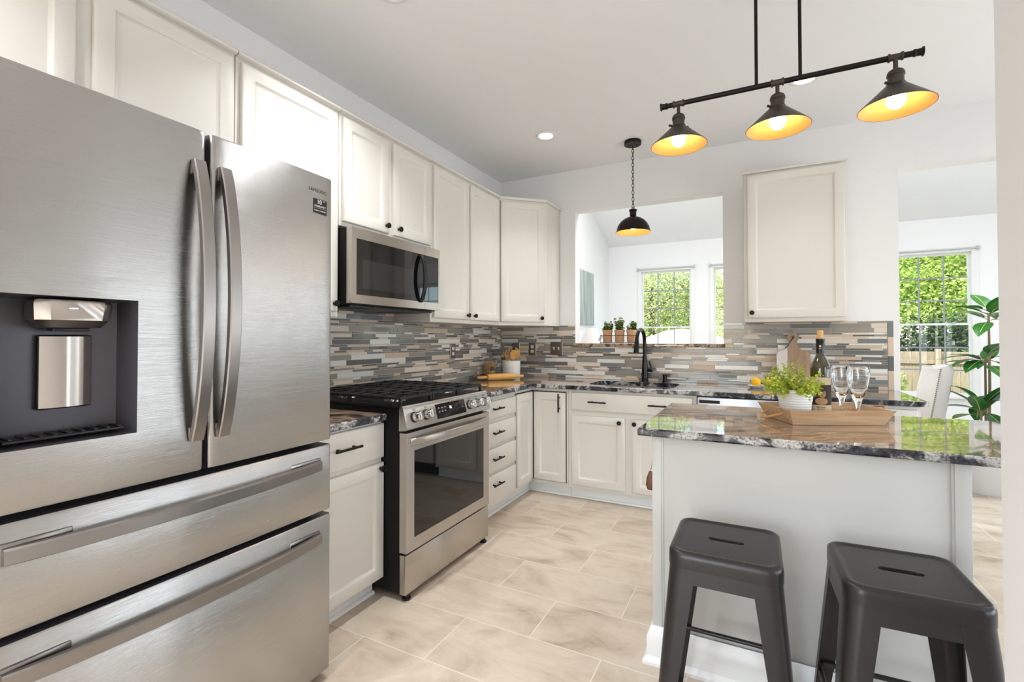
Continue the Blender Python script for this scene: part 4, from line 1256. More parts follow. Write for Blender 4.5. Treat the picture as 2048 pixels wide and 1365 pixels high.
obj('crock', BM().lathe([(0.0, 0.001), (0.074, 0.001), (0.078, 0.006), (0.080, 0.15), (0.083, 0.153), (0.083, 0.158), (0.077, 0.160), (0.074, 0.155), (0.071, 0.02), (0.0, 0.015)], CC, 40), M['white_enamel'], t)
def spoon(label, name, base, top, head, mt, w=0.024, L=0.055, slots=0):
    base, top = Vector(base), Vector(top)
    d = (top - base).normalized()
    tt = thing(name, label, 'utensil', base)
    if head == 'handle':
        obj('shaft', BM().tube([base, base.lerp(top, 0.5), top - d * 0.02], [0.006, 0.007, 0.008], 10), M['woodspoon'], tt)
        obj('tip', BM().tube([top - d * 0.0195, top - d * 0.004, top], [0.008, 0.0085, 0.004], 10), mt, tt)
        return tt
    neck = top - d * L
    obj('shaft', BM().tube([base, neck + d * 0.004], [0.006, 0.006], 10), mt, tt)
    side = d.cross(Vector((0.46, -0.89, 0))).normalized()
    nrm = side.cross(d).normalized()
    b = BM()
    if slots:
        out = [neck + d * L * 0.5 + side * w * math.cos(q) + d * L * 0.55 * math.sin(q) for q in [2 * PI * i / 24 for i in range(24)]]
        b.tube(out, 0.0045, 8, closed=True)
        for s_ in (-0.33, 0.33):
            b.tube([neck + side * w * s_ + d * 0.002, neck + side * w * s_ * 1.05 + nrm * 0.004 + d * L * 0.5, neck + side * w * s_ + d * L * 0.99], 0.0042, 8)
    else:
        loops = []
        for n_, k in ((0.0035, 0.75), (0.005, 1.0), (-0.001, 1.0), (-0.004, 0.75)):
            loops.append([neck + d * L * 0.5 + side * w * k * math.cos(q) + d * L * 0.55 * k * math.sin(q) * (1.0) + nrm * n_ for q in [2 * PI * i / 28 for i in range(28)]])
        b.rings(loops)
    obj('head', b, mt, tt)
    return tt
cz = CT + 0.02
spoon('wooden utensil with a rust-red handle end leaning left in the crock', 'wooden_utensil', (0.284, -0.272, cz), (0.176, -0.300, CT + 0.252), 'handle', M['redtip'])
spoon('slotted wooden spoon, second from left in the crock', 'slotted_spoon', (0.246, -0.298, cz), (0.238, -0.312, CT + 0.246), 'h', M['woodspoon'], 0.024, 0.07, 1)
spoon('curved wooden ladle edge-on beside the slotted spoon', 'wooden_ladle', (0.240, -0.262, cz), (0.262, -0.262, CT + 0.246), 'h', M['woodspoon'], 0.016, 0.07)
spoon('square-ended wooden spatula at the back of the crock', 'wooden_spatula', (0.276, -0.244, cz), (0.298, -0.245, CT + 0.262), 'h', M['woodspoon'], 0.022, 0.075)
spoon('broad flat wooden spoon at the front of the crock', 'wooden_spoon', (0.280, -0.318, cz), (0.306, -0.318, CT + 0.250), 'h', M['woodspoon'], 0.030, 0.078)
spoon('rightmost wooden spoon in the crock, bowl turned sideways', 'wooden_spoon', (0.262, -0.272, cz), (0.335, -0.285, CT + 0.252), 'h', M['woodspoon'], 0.020, 0.07)
RC = Vector((0.265, -0.487, CT + 0.0285))
rd = Vector((0.255, 0.335, 0)).normalized()
t = thing('rolling_pin', 'honey-coloured wooden rolling pin lying in front of the crock', 'rolling pin', RC)
obj('roller', BM().lathe([(0.0, -0.125), (0.022, -0.125), (0.0268, -0.120), (0.028, -0.112), (0.028, 0.112), (0.0268, 0.120), (0.022, 0.125), (0.0, 0.125)], RC, 28, axis=rd), M['woodspoon'], t)
for s in (-1, 1):
    obj('handle', BM().lathe([(0.0, 0.1255), (0.009, 0.1255), (0.0125, 0.14), (0.0135, 0.17), (0.0125, 0.205), (0.0095, 0.214), (0.0, 0.216)], RC, 18, axis=rd * s), M['woodspoon'], t)

# ---------------------------------------------------------------- fruit plate and cutting board on the back worktop
PC = Vector((2.235, -0.215, CT))
t = obj('fruit_plate', BM().prism([(0, 0)] * 0 or [(PC.x - 0.078, PC.y - 0.055), (PC.x + 0.078, PC.y - 0.055), (PC.x + 0.078, PC.y + 0.055), (PC.x - 0.078, PC.y + 0.055)], CT + 0.001, CT + 0.004), M['white_enamel'])
bm_ = bmesh.new(); bm_.from_mesh(t.data); bmesh.ops.delete(bm_, geom=bm_.verts, context='VERTS'); bm_.to_mesh(t.data); bm_.free()
pb = BM()
L = []
for d, z in ((0.030, 0.001), (0.024, 0.001), (0.004, 0.016), (0.0, 0.020), (0.003, 0.021), (0.026, 0.007), (0.036, 0.006)):
    L.append([(p[0], p[1], CT + z) for p in rrect(PC.x - 0.100 + d, PC.x + 0.100 - d, PC.y - 0.072 + d, PC.y + 0.072 - d, 0.020)])
pb.rings(L)
bmesh.ops.recalc_face_normals(pb.b, faces=pb.b.faces)
pb.b.to_mesh(t.data); pb.b.free()
tag(t, 'small white rectangular plate holding citrus fruit on the back worktop', 'plate')
def citrus(label, c, r_, mt, d):
    o = thing('citrus_fruit', label, 'fruit', c)
    b = BM().lathe([(0.0, -r_ * 1.12), (r_ * 0.16, -r_ * 1.07), (r_ * 0.35, -r_ * 0.93), (r_ * 0.72, -r_ * 0.68), (r_ * 0.95, -r_ * 0.3), (r_, 0), (r_ * 0.95, r_ * 0.3), (r_ * 0.72, r_ * 0.68), (r_ * 0.35, r_ * 0.92), (r_ * 0.1, r_ * 1.02), (0.0, r_ * 1.0)], c, 24, axis=d)
    obj('peel', b, mt, o)
    dv_ = Vector(d).normalized()
    obj('stem_scar', BM().lathe([(0.0, 0.0), (0.004, 0.0), (0.003, 0.002), (0.0, 0.002)], Vector(c) + dv_ * r_ * 1.0, 10, axis=d), M['soil'], o)
citrus('plain yellow lemon at the left end of the white plate', (2.190, -0.222, CT + 0.0415), 0.034, M['lemon'], (0.8, -0.55, -0.1))
citrus('orange-yellow citrus on the white plate, half behind the leafy plant', (2.263, -0.205, CT + 0.0415), 0.034, M['orange'], (-0.75, -0.6, 0.1))
t = thing('cutting_board', 'wooden paddle cutting board, left part whitewashed, leaning on the tiles', 'cutting board', (2.425, -0.06, CT))
bw = 0.105
outl = [(-bw, 0.0), (bw, 0.0), (bw, 0.232), (bw - 0.012, 0.252), (0.062, 0.262), (0.040, 0.278), (0.026, 0.306), (0.024, 0.325)]
hd = [(0.036 * math.cos(q), 0.356 + 0.036 * math.sin(q)) for q in [math.radians(a) for a in range(-40, 221, 20)]]
outr = [(-0.024, 0.325), (-0.026, 0.306), (-0.040, 0.278), (-0.062, 0.262), (-bw + 0.012, 0.252), (-bw, 0.232)]
poly = outl + hd + outr
lean = math.atan2(0.052, 0.39)
LM = Matrix.Translation((2.430, -0.068, CT + 0.002)) @ Matrix.Rotation(-lean, 4, 'X')
def board(poly, m, name, hole=None):
    b = BM()
    def loop(p, y): return [LM @ Vector((q[0], y, q[1])) for q in p]
    for y in (0.0, -0.016):
        vv = [b.b.verts.new(p) for p in loop(poly, y)]
        ed = [b.b.edges.new((vv[i], vv[(i + 1) % len(vv)])) for i in range(len(vv))]
        if hole:
            hv = [b.b.verts.new(p) for p in loop(hole, y)]
            ed += [b.b.edges.new((hv[i], hv[(i + 1) % len(hv)])) for i in range(len(hv))]
        bmesh.ops.triangle_fill(b.b, use_beauty=True, edges=ed)
    b.rings([loop(poly, 0.0), loop(poly, -0.016)], 0, False, False)
    if hole: b.rings([loop(hole, 0.0), loop(hole, -0.016)], 0, False, False)
    bmesh.ops.remove_doubles(b.b, verts=b.b.verts, dist=1e-5)
    return obj(name, b, m, t)
xs = -0.036
right = [p for p in poly if p[0] > xs]
top_left = (-0.040, 0.278)
wood = [(xs, 0.0)] + [p for p in poly if p[0] > xs and True]
wood = [(xs, 0.0), (bw, 0.0), (bw, 0.232), (bw - 0.012, 0.252), (0.062, 0.262), (0.040, 0.278), (0.026, 0.306), (0.024, 0.325)] + hd + [(-0.024, 0.325), (-0.026, 0.306), (xs, 0.282)]
white = [(-bw, 0.0), (xs - 0.0004, 0.0), (xs - 0.0004, 0.281), (-0.040, 0.278), (-0.062, 0.262), (-bw + 0.012, 0.252), (-bw, 0.232)]
hole = [(0.010 * math.cos(q), 0.360 + 0.010 * math.sin(q)) for q in [2 * PI * i / 16 for i in range(16)]]
board(wood, M['boardwood'], 'wood_panel', hole)
o = board(white, M['boardpaint'], 'painted_panel'); o['label'] = 'whitewashed left part'
hp = LM @ Vector((0, -0.018, 0.352))
obj('cord', BM().tube([hp, LM @ Vector((-0.012, -0.019, 0.335)), LM @ Vector((-0.030, -0.010, 0.300)), LM @ Vector((-0.048, 0.006, 0.285))], 0.0028, 6), M['leather'], t)

# ---------------------------------------------------------------- tray on the island and what stands in it
TC = Vector((2.4325, -1.7025, IZ)); TA = math.radians(24.3)
t = thing('serving_tray', 'washed wooden tray with flared sides and rope handles on the island', 'tray', TC, TA)
b = BM()
A0, B0, A1, B1, H = 0.172, 0.106, 0.199, 0.134, 0.060
th = 0.011
def rl(a, c, z): return [(-a, -c, z), (a, -c, z), (a, c, z), (-a, c, z)]
b.rings([rl(A0, B0, 0.001), rl(A1, B1, H), rl(A1 - th, B1 - th, H), rl(A0 - th, B0 - th, 0.008)], 0, True, True)
obj('tray_body', b, M['traywood'], t, local=True, smooth=20)
def rope(s):
    """rope loop through two holes of a short end"""
    xa = (A0 + (A1 - A0) * 0.55) * s
    z0 = H * 0.60
    pts = []
    n = 26
    droop = -0.022 if s < 0 else 0.026
    for k in range(n + 1):
        u = k / n
        y = -0.055 + 0.110 * u
        a = math.sin(PI * u)
        pts.append((xa + s * (0.004 + 0.050 * a ** 0.8), y, z0 + droop * a ** 0.9))
    pts = [(xa - s * 0.012, -0.055, z0)] + pts + [(xa - s * 0.012, 0.055, z0)]
    bb = BM()
    for ph in (0, 2 * PI / 3, 4 * PI / 3):
        q = []
        for i, p in enumerate(pts):
            q.append((p[0] + 0.0026 * math.cos(i * 1.1 + ph), p[1], p[2] + 0.0026 * math.sin(i * 1.1 + ph)))
        bb.tube(q, 0.0030, 7)
    for y in (-0.055, 0.055):
        bb.lathe([(0.0, -0.006), (0.0075, -0.004), (0.0085, 0.0), (0.0075, 0.004), (0.0, 0.006)], (xa - s * 0.012, y, z0), 10)
    obj('rope_handle', bb, M['rope'], t, local=True)
rope(-1); rope(1)
TZ = IZ + 0.0085

def leaf_cluster(b, p, d, size, m=0, seed_r=None, fold=0.25, round_=True):
    """one leaf blade with its base at p, along d"""
    rr_ = seed_r or R
    d = d.normalized()
    s = d.cross(Vector((rr_.uniform(-0.4, 0.4), rr_.uniform(-0.4, 0.4), 1.0)))
    if s.length < 1e-4: s = d.orthogonal()
    s.normalize()
    n = s.cross(d)
    if round_:
        pr = [(0.12, 0.22), (0.45, 0.46), (0.8, 0.36)]
    else:
        pr = [(0.2, 0.16), (0.5, 0.24), (0.82, 0.13)]
    V = [p]
    for u, w in pr:
        V += [p + d * size * u + s * size * w + n * size * fold * w, p + d * size * u - s * size * w + n * size * fold * w]
    V.append(p + d * size)
    b.mesh(V, [(0, 2, 4, 3, 1) if False else (0, 2, 1), (1, 2, 4, 3), (3, 4, 6, 5), (5, 6, 7)], m)

PP = Vector((2.337, -1.705, TZ))
t = thing('potted_plant', 'lime green leafy plant in a ribbed white pot on the tray', 'plant', PP)
prof = [(0.0, 0.001), (0.050, 0.001)]
for k in range(10):
    z = 0.006 + k * 0.0108
    r_ = 0.0525 + 0.0165 * z / 0.117
    prof += [(r_, z), (r_ + 0.0010, z + 0.0045), (r_, z + 0.0085)]
prof += [(0.0695, 0.114), (0.0705, 0.117), (0.067, 0.118), (0.064, 0.110), (0.062, 0.100), (0.0, 0.100)]
obj('pot', BM().lathe(prof, PP, 40), M['potwhite'], t)
b = BM(); bs = BM(); rr = random.Random(21)
for k in range(150):
    az = rr.random() * 2 * PI
    sp = rr.random() ** 0.6
    L = 0.085 + 0.065 * rr.random()
    p0 = PP + Vector((0.050 * sp * math.cos(az), 0.050 * sp * math.sin(az), 0.101))
    d = Vector((math.cos(az) * (0.25 + 0.95 * sp), math.sin(az) * (0.25 + 0.95 * sp), 1.0 - 0.55 * sp)).normalized()
    pts = [p0]
    q = p0.copy(); dd2 = d.copy()
    for i in range(7):
        dd2 = (dd2 + Vector((rr.uniform(-0.15, 0.15), rr.uniform(-0.15, 0.15), -0.10 * sp))).normalized()
        q = q + dd2 * L / 7
        q.z = max(q.z, PP.z + 0.095 if (q - PP).to_2d().length < 0.075 else PP.z + 0.06)
        pts.append(q.copy())
    keep_ = []
    for p_ in pts:
        if p_.x > 2.425 or p_.x < 2.235 or (p_ - Vector((2.433, -1.655, p_.z))).length < 0.05: break
        keep_.append(p_)
    if len(keep_) > 1: bs.tube(keep_, 0.0009, 4)
    for i in range(1, 8):
        for s_ in range(3):
            a2 = rr.random() * 2 * PI
            side = dd2.orthogonal().normalized()
            side = Matrix.Rotation(a2, 3, dd2) @ side
            if (pts[i] - Vector((2.433, -1.655, pts[i].z))).length < 0.060 or (pts[i].x > 2.40 and pts[i].z < PP.z + 0.105) or pts[i].x > 2.43 or pts[i].x < 2.222: continue
            leaf_cluster(b, pts[i], side + dd2 * 0.35 + Vector((0, 0, 0.2)), rr.uniform(0.0075, 0.0135), 0, rr, 0.2)
o = obj('foliage', b, M['leaf_lime'], t, smooth=0, fixn=False)
obj('stems', bs, M['leaf_lime'], t)
obj('soil', BM().lathe([(0.0, 0.1005), (0.0625, 0.1005), (0.0, 0.104)], PP, 24), M['soil'], t)

BP = Vector((2.433, -1.655, TZ))
t = thing('wine_bottle', 'dark olive wine bottle with portrait label standing behind the leafy plant', 'bottle', BP)
obj('glass', BM().lathe([(0.0, 0.001), (0.034, 0.001), (0.0375, 0.006), (0.0378, 0.185), (0.0372, 0.205), (0.034, 0.222), (0.026, 0.240), (0.0185, 0.254), (0.0152, 0.270), (0.0146, 0.318), (0.0158, 0.320), (0.0158, 0.329), (0.0, 0.329)], BP, 40), M['bottleglass'], t)
obj('foil_cap', BM().lathe([(0.0156, 0.262), (0.0152, 0.282), (0.0150, 0.317), (0.0163, 0.319), (0.0163, 0.3295), (0.012, 0.3302)], BP, 32), M['foil'], t)
obj('cork', BM().lathe([(0.0, 0.3305), (0.0112, 0.3305), (0.0122, 0.362), (0.011, 0.3645), (0.0, 0.365)], BP, 20), M['cork'], t)
vd = math.atan2(cam.location.y - BP.y, cam.location.x - BP.x)
b = BM()
def curved(u, z, r_): return BP + Vector((r_ * math.cos(vd + u / 0.0382), r_ * math.sin(vd + u / 0.0382), z))
def patch(u0, u1, z0, z1, m, r_, n=14, top=None):
    for k in range(n):
        a, c = u0 + (u1 - u0) * k / n, u0 + (u1 - u0) * (k + 1) / n
        ta = top[k] if top else 0; tc_ = top[k + 1] if top else 0
        b.mesh([curved(a, z0, r_), curved(c, z0, r_), curved(c, z1 + tc_, r_), curved(a, z1 + ta, r_)], [(0, 1, 2, 3)], m)
rr = random.Random(2)
tt_ = [rr.uniform(-0.004, 0.004) for _ in range(15)]
patch(-0.052, 0.052, 0.054, 0.138, 0, 0.03805)
patch(-0.052, 0.052, 0.138, 0.168, 1, 0.03805, top=tt_)
patch(-0.052, 0.052, 0.022, 0.054, 1, 0.03805)
def blob(u, z, ru, rz_, m, r_, n=14):
    for k in range(n):
        a, c = -1 + 2 * k / n, -1 + 2 * (k + 1) / n
        ha, hc = rz_ * math.sqrt(max(0, 1 - a * a)), rz_ * math.sqrt(max(0, 1 - c * c))
        q = [curved(u + ru * a, z - ha, r_), curved(u + ru * c, z - hc, r_), curved(u + ru * c, z + hc, r_), curved(u + ru * a, z + ha, r_)]
        b.mesh(q, [(0, 1, 2, 3)], m)
blob(0.003, 0.070, 0.024, 0.014, 2, 0.0384)          # shoulders
blob(0.006, 0.103, 0.0125, 0.0185, 2, 0.0386)        # plain face shape
blob(0.006, 0.118, 0.0135, 0.0070, 0, 0.0388)        # hair
for du in (-0.005, 0.005): blob(0.006 + du, 0.1055, 0.0032, 0.0014, 0, 0.0389, n=10)
blob(0.006, 0.0925, 0.0045, 0.0012, 0, 0.0389, n=10)
b.mesh([curved(0.0055, 0.1045, 0.0389), curved(0.0078, 0.0985, 0.0389), curved(0.0055, 0.0978, 0.0389)], [(0, 1, 2)], 0)
bb = BM()
wn_ = Vector((math.cos(vd), math.sin(vd), 0)); wu = Vector((-wn_.y, wn_.x, 0))
def LMx(z): 
    c = BP + wn_ * 0.0387 + Vector((0, 0, z))
    return Matrix(((wu.x, 0, wn_.x, c.x), (wu.y, 0, wn_.y, c.y), (0, 1, 0, c.z), (0, 0, 0, 1)))
b.text('RED WINE', 0.0068, LMx(0.0460), 0, bold=True)
for i_ in range(2):
    for k in range(5): b.mesh([LMx(0.0385 - i_ * 0.0035) @ Vector((-0.0135 + k * 0.0056 + dx, dy, 0)) for dx, dy in ((0, 0), (0.0042, 0), (0.0042, 0.0013), (0, 0.0013))], [(0, 1, 2, 3)], 0)
obj('label', b, [M['paperdark'], M['papercream'], M['paperskin']], t, smooth=30, fixn=False)
b = BM()
c = BP + wn_ * 0.0154
for z in (0.298,): 
    b.lathe([(0.0, 0.0), (0.0046, 0.0003), (0.0046, 0.0008), (0.0, 0.001)], c + Vector((0, 0, z)), 14, axis=wn_)
b.box(-0.006, 0.006, -0.001, 0.0, 0.2875, 0.2892, mat=Matrix.Translation(c - Vector((0, 0, 0)) + wn_ * 0.0006) @ Matrix.Rotation(vd + PI / 2, 4, 'Z'))
obj('neck_emblem', b, M['papercream'], t)

def wine_glass(label, c, sc=1.0):
    c = Vector(c)
    t = thing('wine_glass', label, 'wine glass', c)
    o_ = [(0.0, 0.0005), (0.034, 0.0005), (0.034, 0.0015), (0.012, 0.005), (0.0062, 0.011), (0.0055, 0.030), (0.0075, 0.055), (0.012, 0.075), (0.0175, 0.088)]
    bo = [(0.0225, 0.100), (0.0315, 0.130), (0.0375, 0.160), (0.0400, 0.185), (0.0405, 0.216), (0.0400, 0.2175), (0.0393, 0.216), (0.0388, 0.185), (0.0362, 0.161), (0.0300, 0.132), (0.0205, 0.105), (0.0100, 0.094), (0.0, 0.091)]
    pr_ = [(r_ * sc, z * sc) for r_, z in o_ + bo]
    obj('bowl_and_stem', BM().lathe(pr_, c, 40), M['wineglass'], t)
wine_glass('clear wine glass nearer the bottle, standing behind the other glass', (2.512, -1.612, TZ), 1.0)
wine_glass('clear wine glass farthest right on the tray', (2.556, -1.690, TZ), 1.0)

# ---------------------------------------------------------------- planters in the pass-through
SZ = 1.1705
t = thing('wire_basket', 'black wire basket holding three herb pots on the granite sill', 'basket', (1.14, 0.06, SZ))
b = BM()
bx0, bx1, by0, by1 = 0.982, 1.290, 0.012, 0.112
for z in (SZ + 0.006, SZ + 0.068):
    b.tube([(bx0, by0, z), (bx1, by0, z), (bx1, by1, z), (bx0, by1, z)], 0.0026, 6, closed=True)
for (x, y) in ((bx0, by0), (bx1, by0), (bx1, by1), (bx0, by1)):
    b.tube([(x, y, SZ + 0.004), (x, y, SZ + 0.068)], 0.0026, 6)
    b.lathe([(0.0, 0.0), (0.005, 0.0005), (0.006, 0.005), (0.0, 0.009)], (x, y, SZ + 0.0005), 8)
for s in (0,):
    b.tube([(bx0, 0.03, SZ + 0.066), (bx0 - 0.016, 0.035, SZ + 0.045), (bx0 - 0.030, 0.06, SZ + 0.020), (bx0 - 0.016, 0.09, SZ + 0.045), (bx0, 0.094, SZ + 0.066)], 0.0024, 6)
obj('frame', b, M['wire'], t)
b = BM()
hx = 0.0105
for fy in (by0, by1):
    for r_ in range(5):
        for k in range(15):
            cx = bx0 + 0.012 + k * 0.0205 + (0.01025 if r_ % 2 else 0); cz_ = SZ + 0.012 + r_ * 0.0125
            if cx > bx1 - 0.008: continue
            pts = [(cx, fy, cz_ - 0.006), (cx + 0.01, fy, cz_), (cx + 0.01, fy, cz_ + 0.0065), (cx, fy, cz_ + 0.0125)]
            b.tube([(cx, fy, cz_), (cx + 0.00512, fy, cz_ + 0.004), (cx + 0.01025, fy, cz_)], 0.0007, 3, caps=False)
            b.tube([(cx, fy, cz_), (cx, fy, cz_ - 0.0065)], 0.0007, 3, caps=False)
obj('mesh_side', b, M['wire'], t)
def herb(label, x, seed, hh, n):
    c = Vector((x, 0.061, SZ + 0.0095))
    t = thing('herb_pot', label, 'potted herb', c, group='herb pots in the wire basket')
    obj('pot', BM().lathe([(0.0, 0.0), (0.036, 0.0), (0.0385, 0.003), (0.0405, 0.085), (0.0435, 0.086), (0.044, 0.106), (0.040, 0.107), (0.038, 0.092), (0.0, 0.090)], c, 28), M['terracotta'], t)
    b = BM(); rr = random.Random(seed)
    for k in range(n):
        az = rr.random() * 2 * PI; sp = rr.random() ** 0.5
        L = hh * (0.6 + 0.4 * rr.random())
        p = c + Vector((0.030 * sp * math.cos(az), 0.030 * sp * math.sin(az), 0.092))
        d = Vector((math.cos(az) * 0.55 * sp, math.sin(az) * 0.45 * sp, 1)).normalized()
        for i in range(6):
            q = p + d * L * (i + 1) / 6
            for s_ in range(3):
                dd2 = Vector((rr.uniform(-1, 1), rr.uniform(-1, 1), rr.uniform(-0.3, 0.7)))
                if abs(q.x - c.x) > 0.036: continue
                leaf_cluster(b, q, dd2, rr.uniform(0.014, 0.021), 0, rr, 0.2)
    obj('foliage', b, M['leaf_herb'], t, smooth=0, fixn=False)
herb('leftmost of the three small terracotta herb pots on the sill', 1.032, 1, 0.085, 26)
herb('middle terracotta herb pot, its plant the tallest of the three', 1.138, 2, 0.122, 28)
herb('terracotta herb pot nearest the faucet spout', 1.242, 3, 0.085, 30)

# ---------------------------------------------------------------- lamps
def recessed(label, x, y, group='recessed ceiling lights', power=None, spread=115):
    c = Vector((x, y, CZ))
    t = thing('recessed_light', label, 'ceiling light', c, group=group)
    obj('trim_ring', BM().lathe([(0.052, -0.002), (0.060, -0.006), (0.078, -0.004), (0.082, -0.0005), (0.052, -0.0005)], c, 36), M['trim'], t)
    obj('lens', BM().lathe([(0.0, -0.0035), (0.0515, -0.0035), (0.0515, -0.0015), (0.0, -0.0015)], c, 32), M['canlens'], t)
    d = bpy.data.lights.new('lamp', 'AREA'); d.shape = 'DISK'; d.size = 0.10; d.energy = power or CAN_POWER; d.color = (0.95, 0.975, 1.0)
    d.spread = math.radians(spread)
    l = bpy.data.objects.new('lamp', d); COL.objects.link(l); l.parent = t; l.location = (0, 0, -0.0075)
recessed('round recessed ceiling light near the corner wall cabinets', 0.810, -0.785, power=2.3, spread=80)
recessed('round recessed ceiling light partly hidden by the three-lamp bar', 2.455, -0.815, power=1.2, spread=80)
GL = 'round recessed ceiling light over the entry side of the kitchen'
for (x, y, pw) in ((0.80, -2.45, 8.5), (0.75, -4.05, 13.0), (1.25, -5.20, 14.0), (1.30, -6.2, 12.0)):
    recessed(GL, x, y, 'entry side ceiling lights', pw)
GL2 = 'round recessed ceiling light over the dining side'
for (x, y) in ((4.1, -1.0), (4.1, -3.2), (4.1, -5.4)):
    recessed(GL2, x, y, 'dining side ceiling lights', 3.0)

# pendant over the sink
c = Vector((1.363, -0.393, CZ))
t = thing('pendant_lamp', 'small bronze dome pendant lamp hanging on a chain above the sink', 'pendant lamp', c)
b = BM().lathe([(0.0, -0.0005), (0.062, -0.0005), (0.064, -0.004), (0.064, -0.026), (0.061, -0.030), (0.0, -0.030)], c, 36)
for s in (-1, 1): b.lathe([(0.0, -0.0302), (0.005, -0.0302), (0.004, -0.036), (0.0, -0.037)], c + Vector((0.03 * s, 0, 0)), 10)
obj('canopy', b, M['bronze'], t)
b = BM()
z = CZ - 0.034; k = 0
while z > 2.215:
    a = 0.5 if k % 2 else 2.07
    ax = Vector((math.cos(a), math.sin(a), 0))
    pts = []
    for i in range(16):
        q = 2 * PI * i / 16
        pts.append(Vector((c.x, c.y, z - 0.016)) + ax * 0.0085 * math.cos(q) + Vector((0, 0, 0.0165 * math.sin(q))))
    b.tube(pts, 0.0022, 6, closed=True)
    z -= 0.0265; k += 1
b.tube([Vector((c.x, c.y, 0)) + Vector((0.010 * math.cos(q), 0.010 * math.sin(q) * 0.3, 2.200 + 0.014 * math.sin(q) + 0.004)) for q in [2 * PI * i / 16 for i in range(16)]], 0.0025, 6, closed=True)
obj('chain', b, M['bronze'], t)
SH = Vector((c.x, c.y, 2.020))
dome = []
for i in range(13):
    q = math.radians(4 + 78 * i / 12)
    dome.append((0.1265 * math.cos(q), 0.122 * math.sin(q)))
b = BM().lathe([(0.128, 0.0), (0.1305, 0.004), (0.1265, 0.009)] + dome[1:] + [(0.020, 0.124), (0.024, 0.128), (0.024, 0.160), (0.030, 0.164), (0.030, 0.174), (0.024, 0.178), (0.0, 0.180)], SH, 48)
so = obj('shade', b, M['bronze'], t)
ins = [(r_ * 0.97, z * 0.965) for r_, z in dome]
obj('shade_lining', BM().lathe([(0.1275, 0.0005)] + ins[1:] + [(0.0, 0.1185)], SH, 48), M['pend_in'], so, fixn=False)
obj('bulb', BM().lathe([(0.0, 0.022), (0.014, 0.026), (0.024, 0.036), (0.028, 0.050), (0.024, 0.066), (0.014, 0.088), (0.013, 0.110)], SH, 24), M['bulb'], t)

# three-lamp bar over the island
BX0, BX1, BY, BZ = 1.812, 2.750, -1.800, 2.267
t = thing('bar_light', 'black iron bar light with three cone shades hanging over the island', 'ceiling light', (2.28, BY, CZ))
b = BM().box(2.135, 2.425, BY - 0.058, BY + 0.058, CZ - 0.026, CZ - 0.0005, 0.006)
obj('canopy', b, M['bronze'], t)
for x in (2.202, 2.360):
    obj('rod', BM().cyl((x, BY, BZ + 0.010), (x, BY, CZ - 0.0265), 0.0066, seg=14), M['bronze'], t)
b = BM().cyl((BX0 + 0.02, BY, BZ), (BX1 - 0.02, BY, BZ), 0.0108, seg=20)
for x, s in ((BX0, 1), (BX1, -1)):
    b.lathe([(0.0, 0.0), (0.017, 0.0), (0.0175, 0.004), (0.0135, 0.007), (0.0125, 0.022), (0.0140, 0.024), (0.0140, 0.030), (0.0108, 0.032)], (x, BY, BZ), 20, axis=(s, 0, 0))
obj('bar', b, M['bronze'], t)
for x in (1.890, 2.279, 2.667):
    a = BM()
    for dx in (-0.020, 0.020): a.lathe([(0.0108, -0.004), (0.0155, -0.0035), (0.0160, 0.0), (0.0155, 0.0035), (0.0108, 0.004)], (x + dx, BY, BZ), 20, axis=(1, 0, 0))
    a.cyl((x - 0.018, BY, BZ), (x + 0.018, BY, BZ), 0.0125, seg=18)
    a.cyl((x, BY, BZ - 0.010), (x, BY, BZ - 0.046), 0.0075, seg=14)
    S = Vector((x, BY, 2.076))
    a.lathe([(0.0, 0.148), (0.010, 0.147), (0.024, 0.138), (0.0285, 0.128), (0.0285, 0.120), (0.0255, 0.118), (0.0255, 0.092), (0.030, 0.090), (0.030, 0.0865)], S, 28)
    sk = obj('socket', a, M['shade_out'], t)
    cone = [(0.1190, 0.0), (0.1200, 0.0015), (0.1180, 0.004), (0.0310, 0.0855), (0.0275, 0.088)]
    b = BM().lathe(cone, S, 48)
    for s in (-1, 1): b.cyl(S + Vector((0.030 * s * 0.8, 0.030 * 0.6 * s, 0.088)), S + Vector((0.046 * s * 0.8, 0.046 * 0.6 * s, 0.090)), 0.004, 0.0055, seg=10)
    sh = obj('shade', b, M['shade_out'], t)
    obj('shade_lining', BM().lathe([(0.1180, 0.0006), (0.0300, 0.0835), (0.0, 0.0845)], S, 48), M['shade_in'], sh, fixn=False)
    obj('bulb', BM().lathe([(0.0, -0.004), (0.014, -0.001), (0.026, 0.010), (0.0315, 0.026), (0.028, 0.044), (0.016, 0.064), (0.013, 0.080)], S, 24), M['bulb'], t)

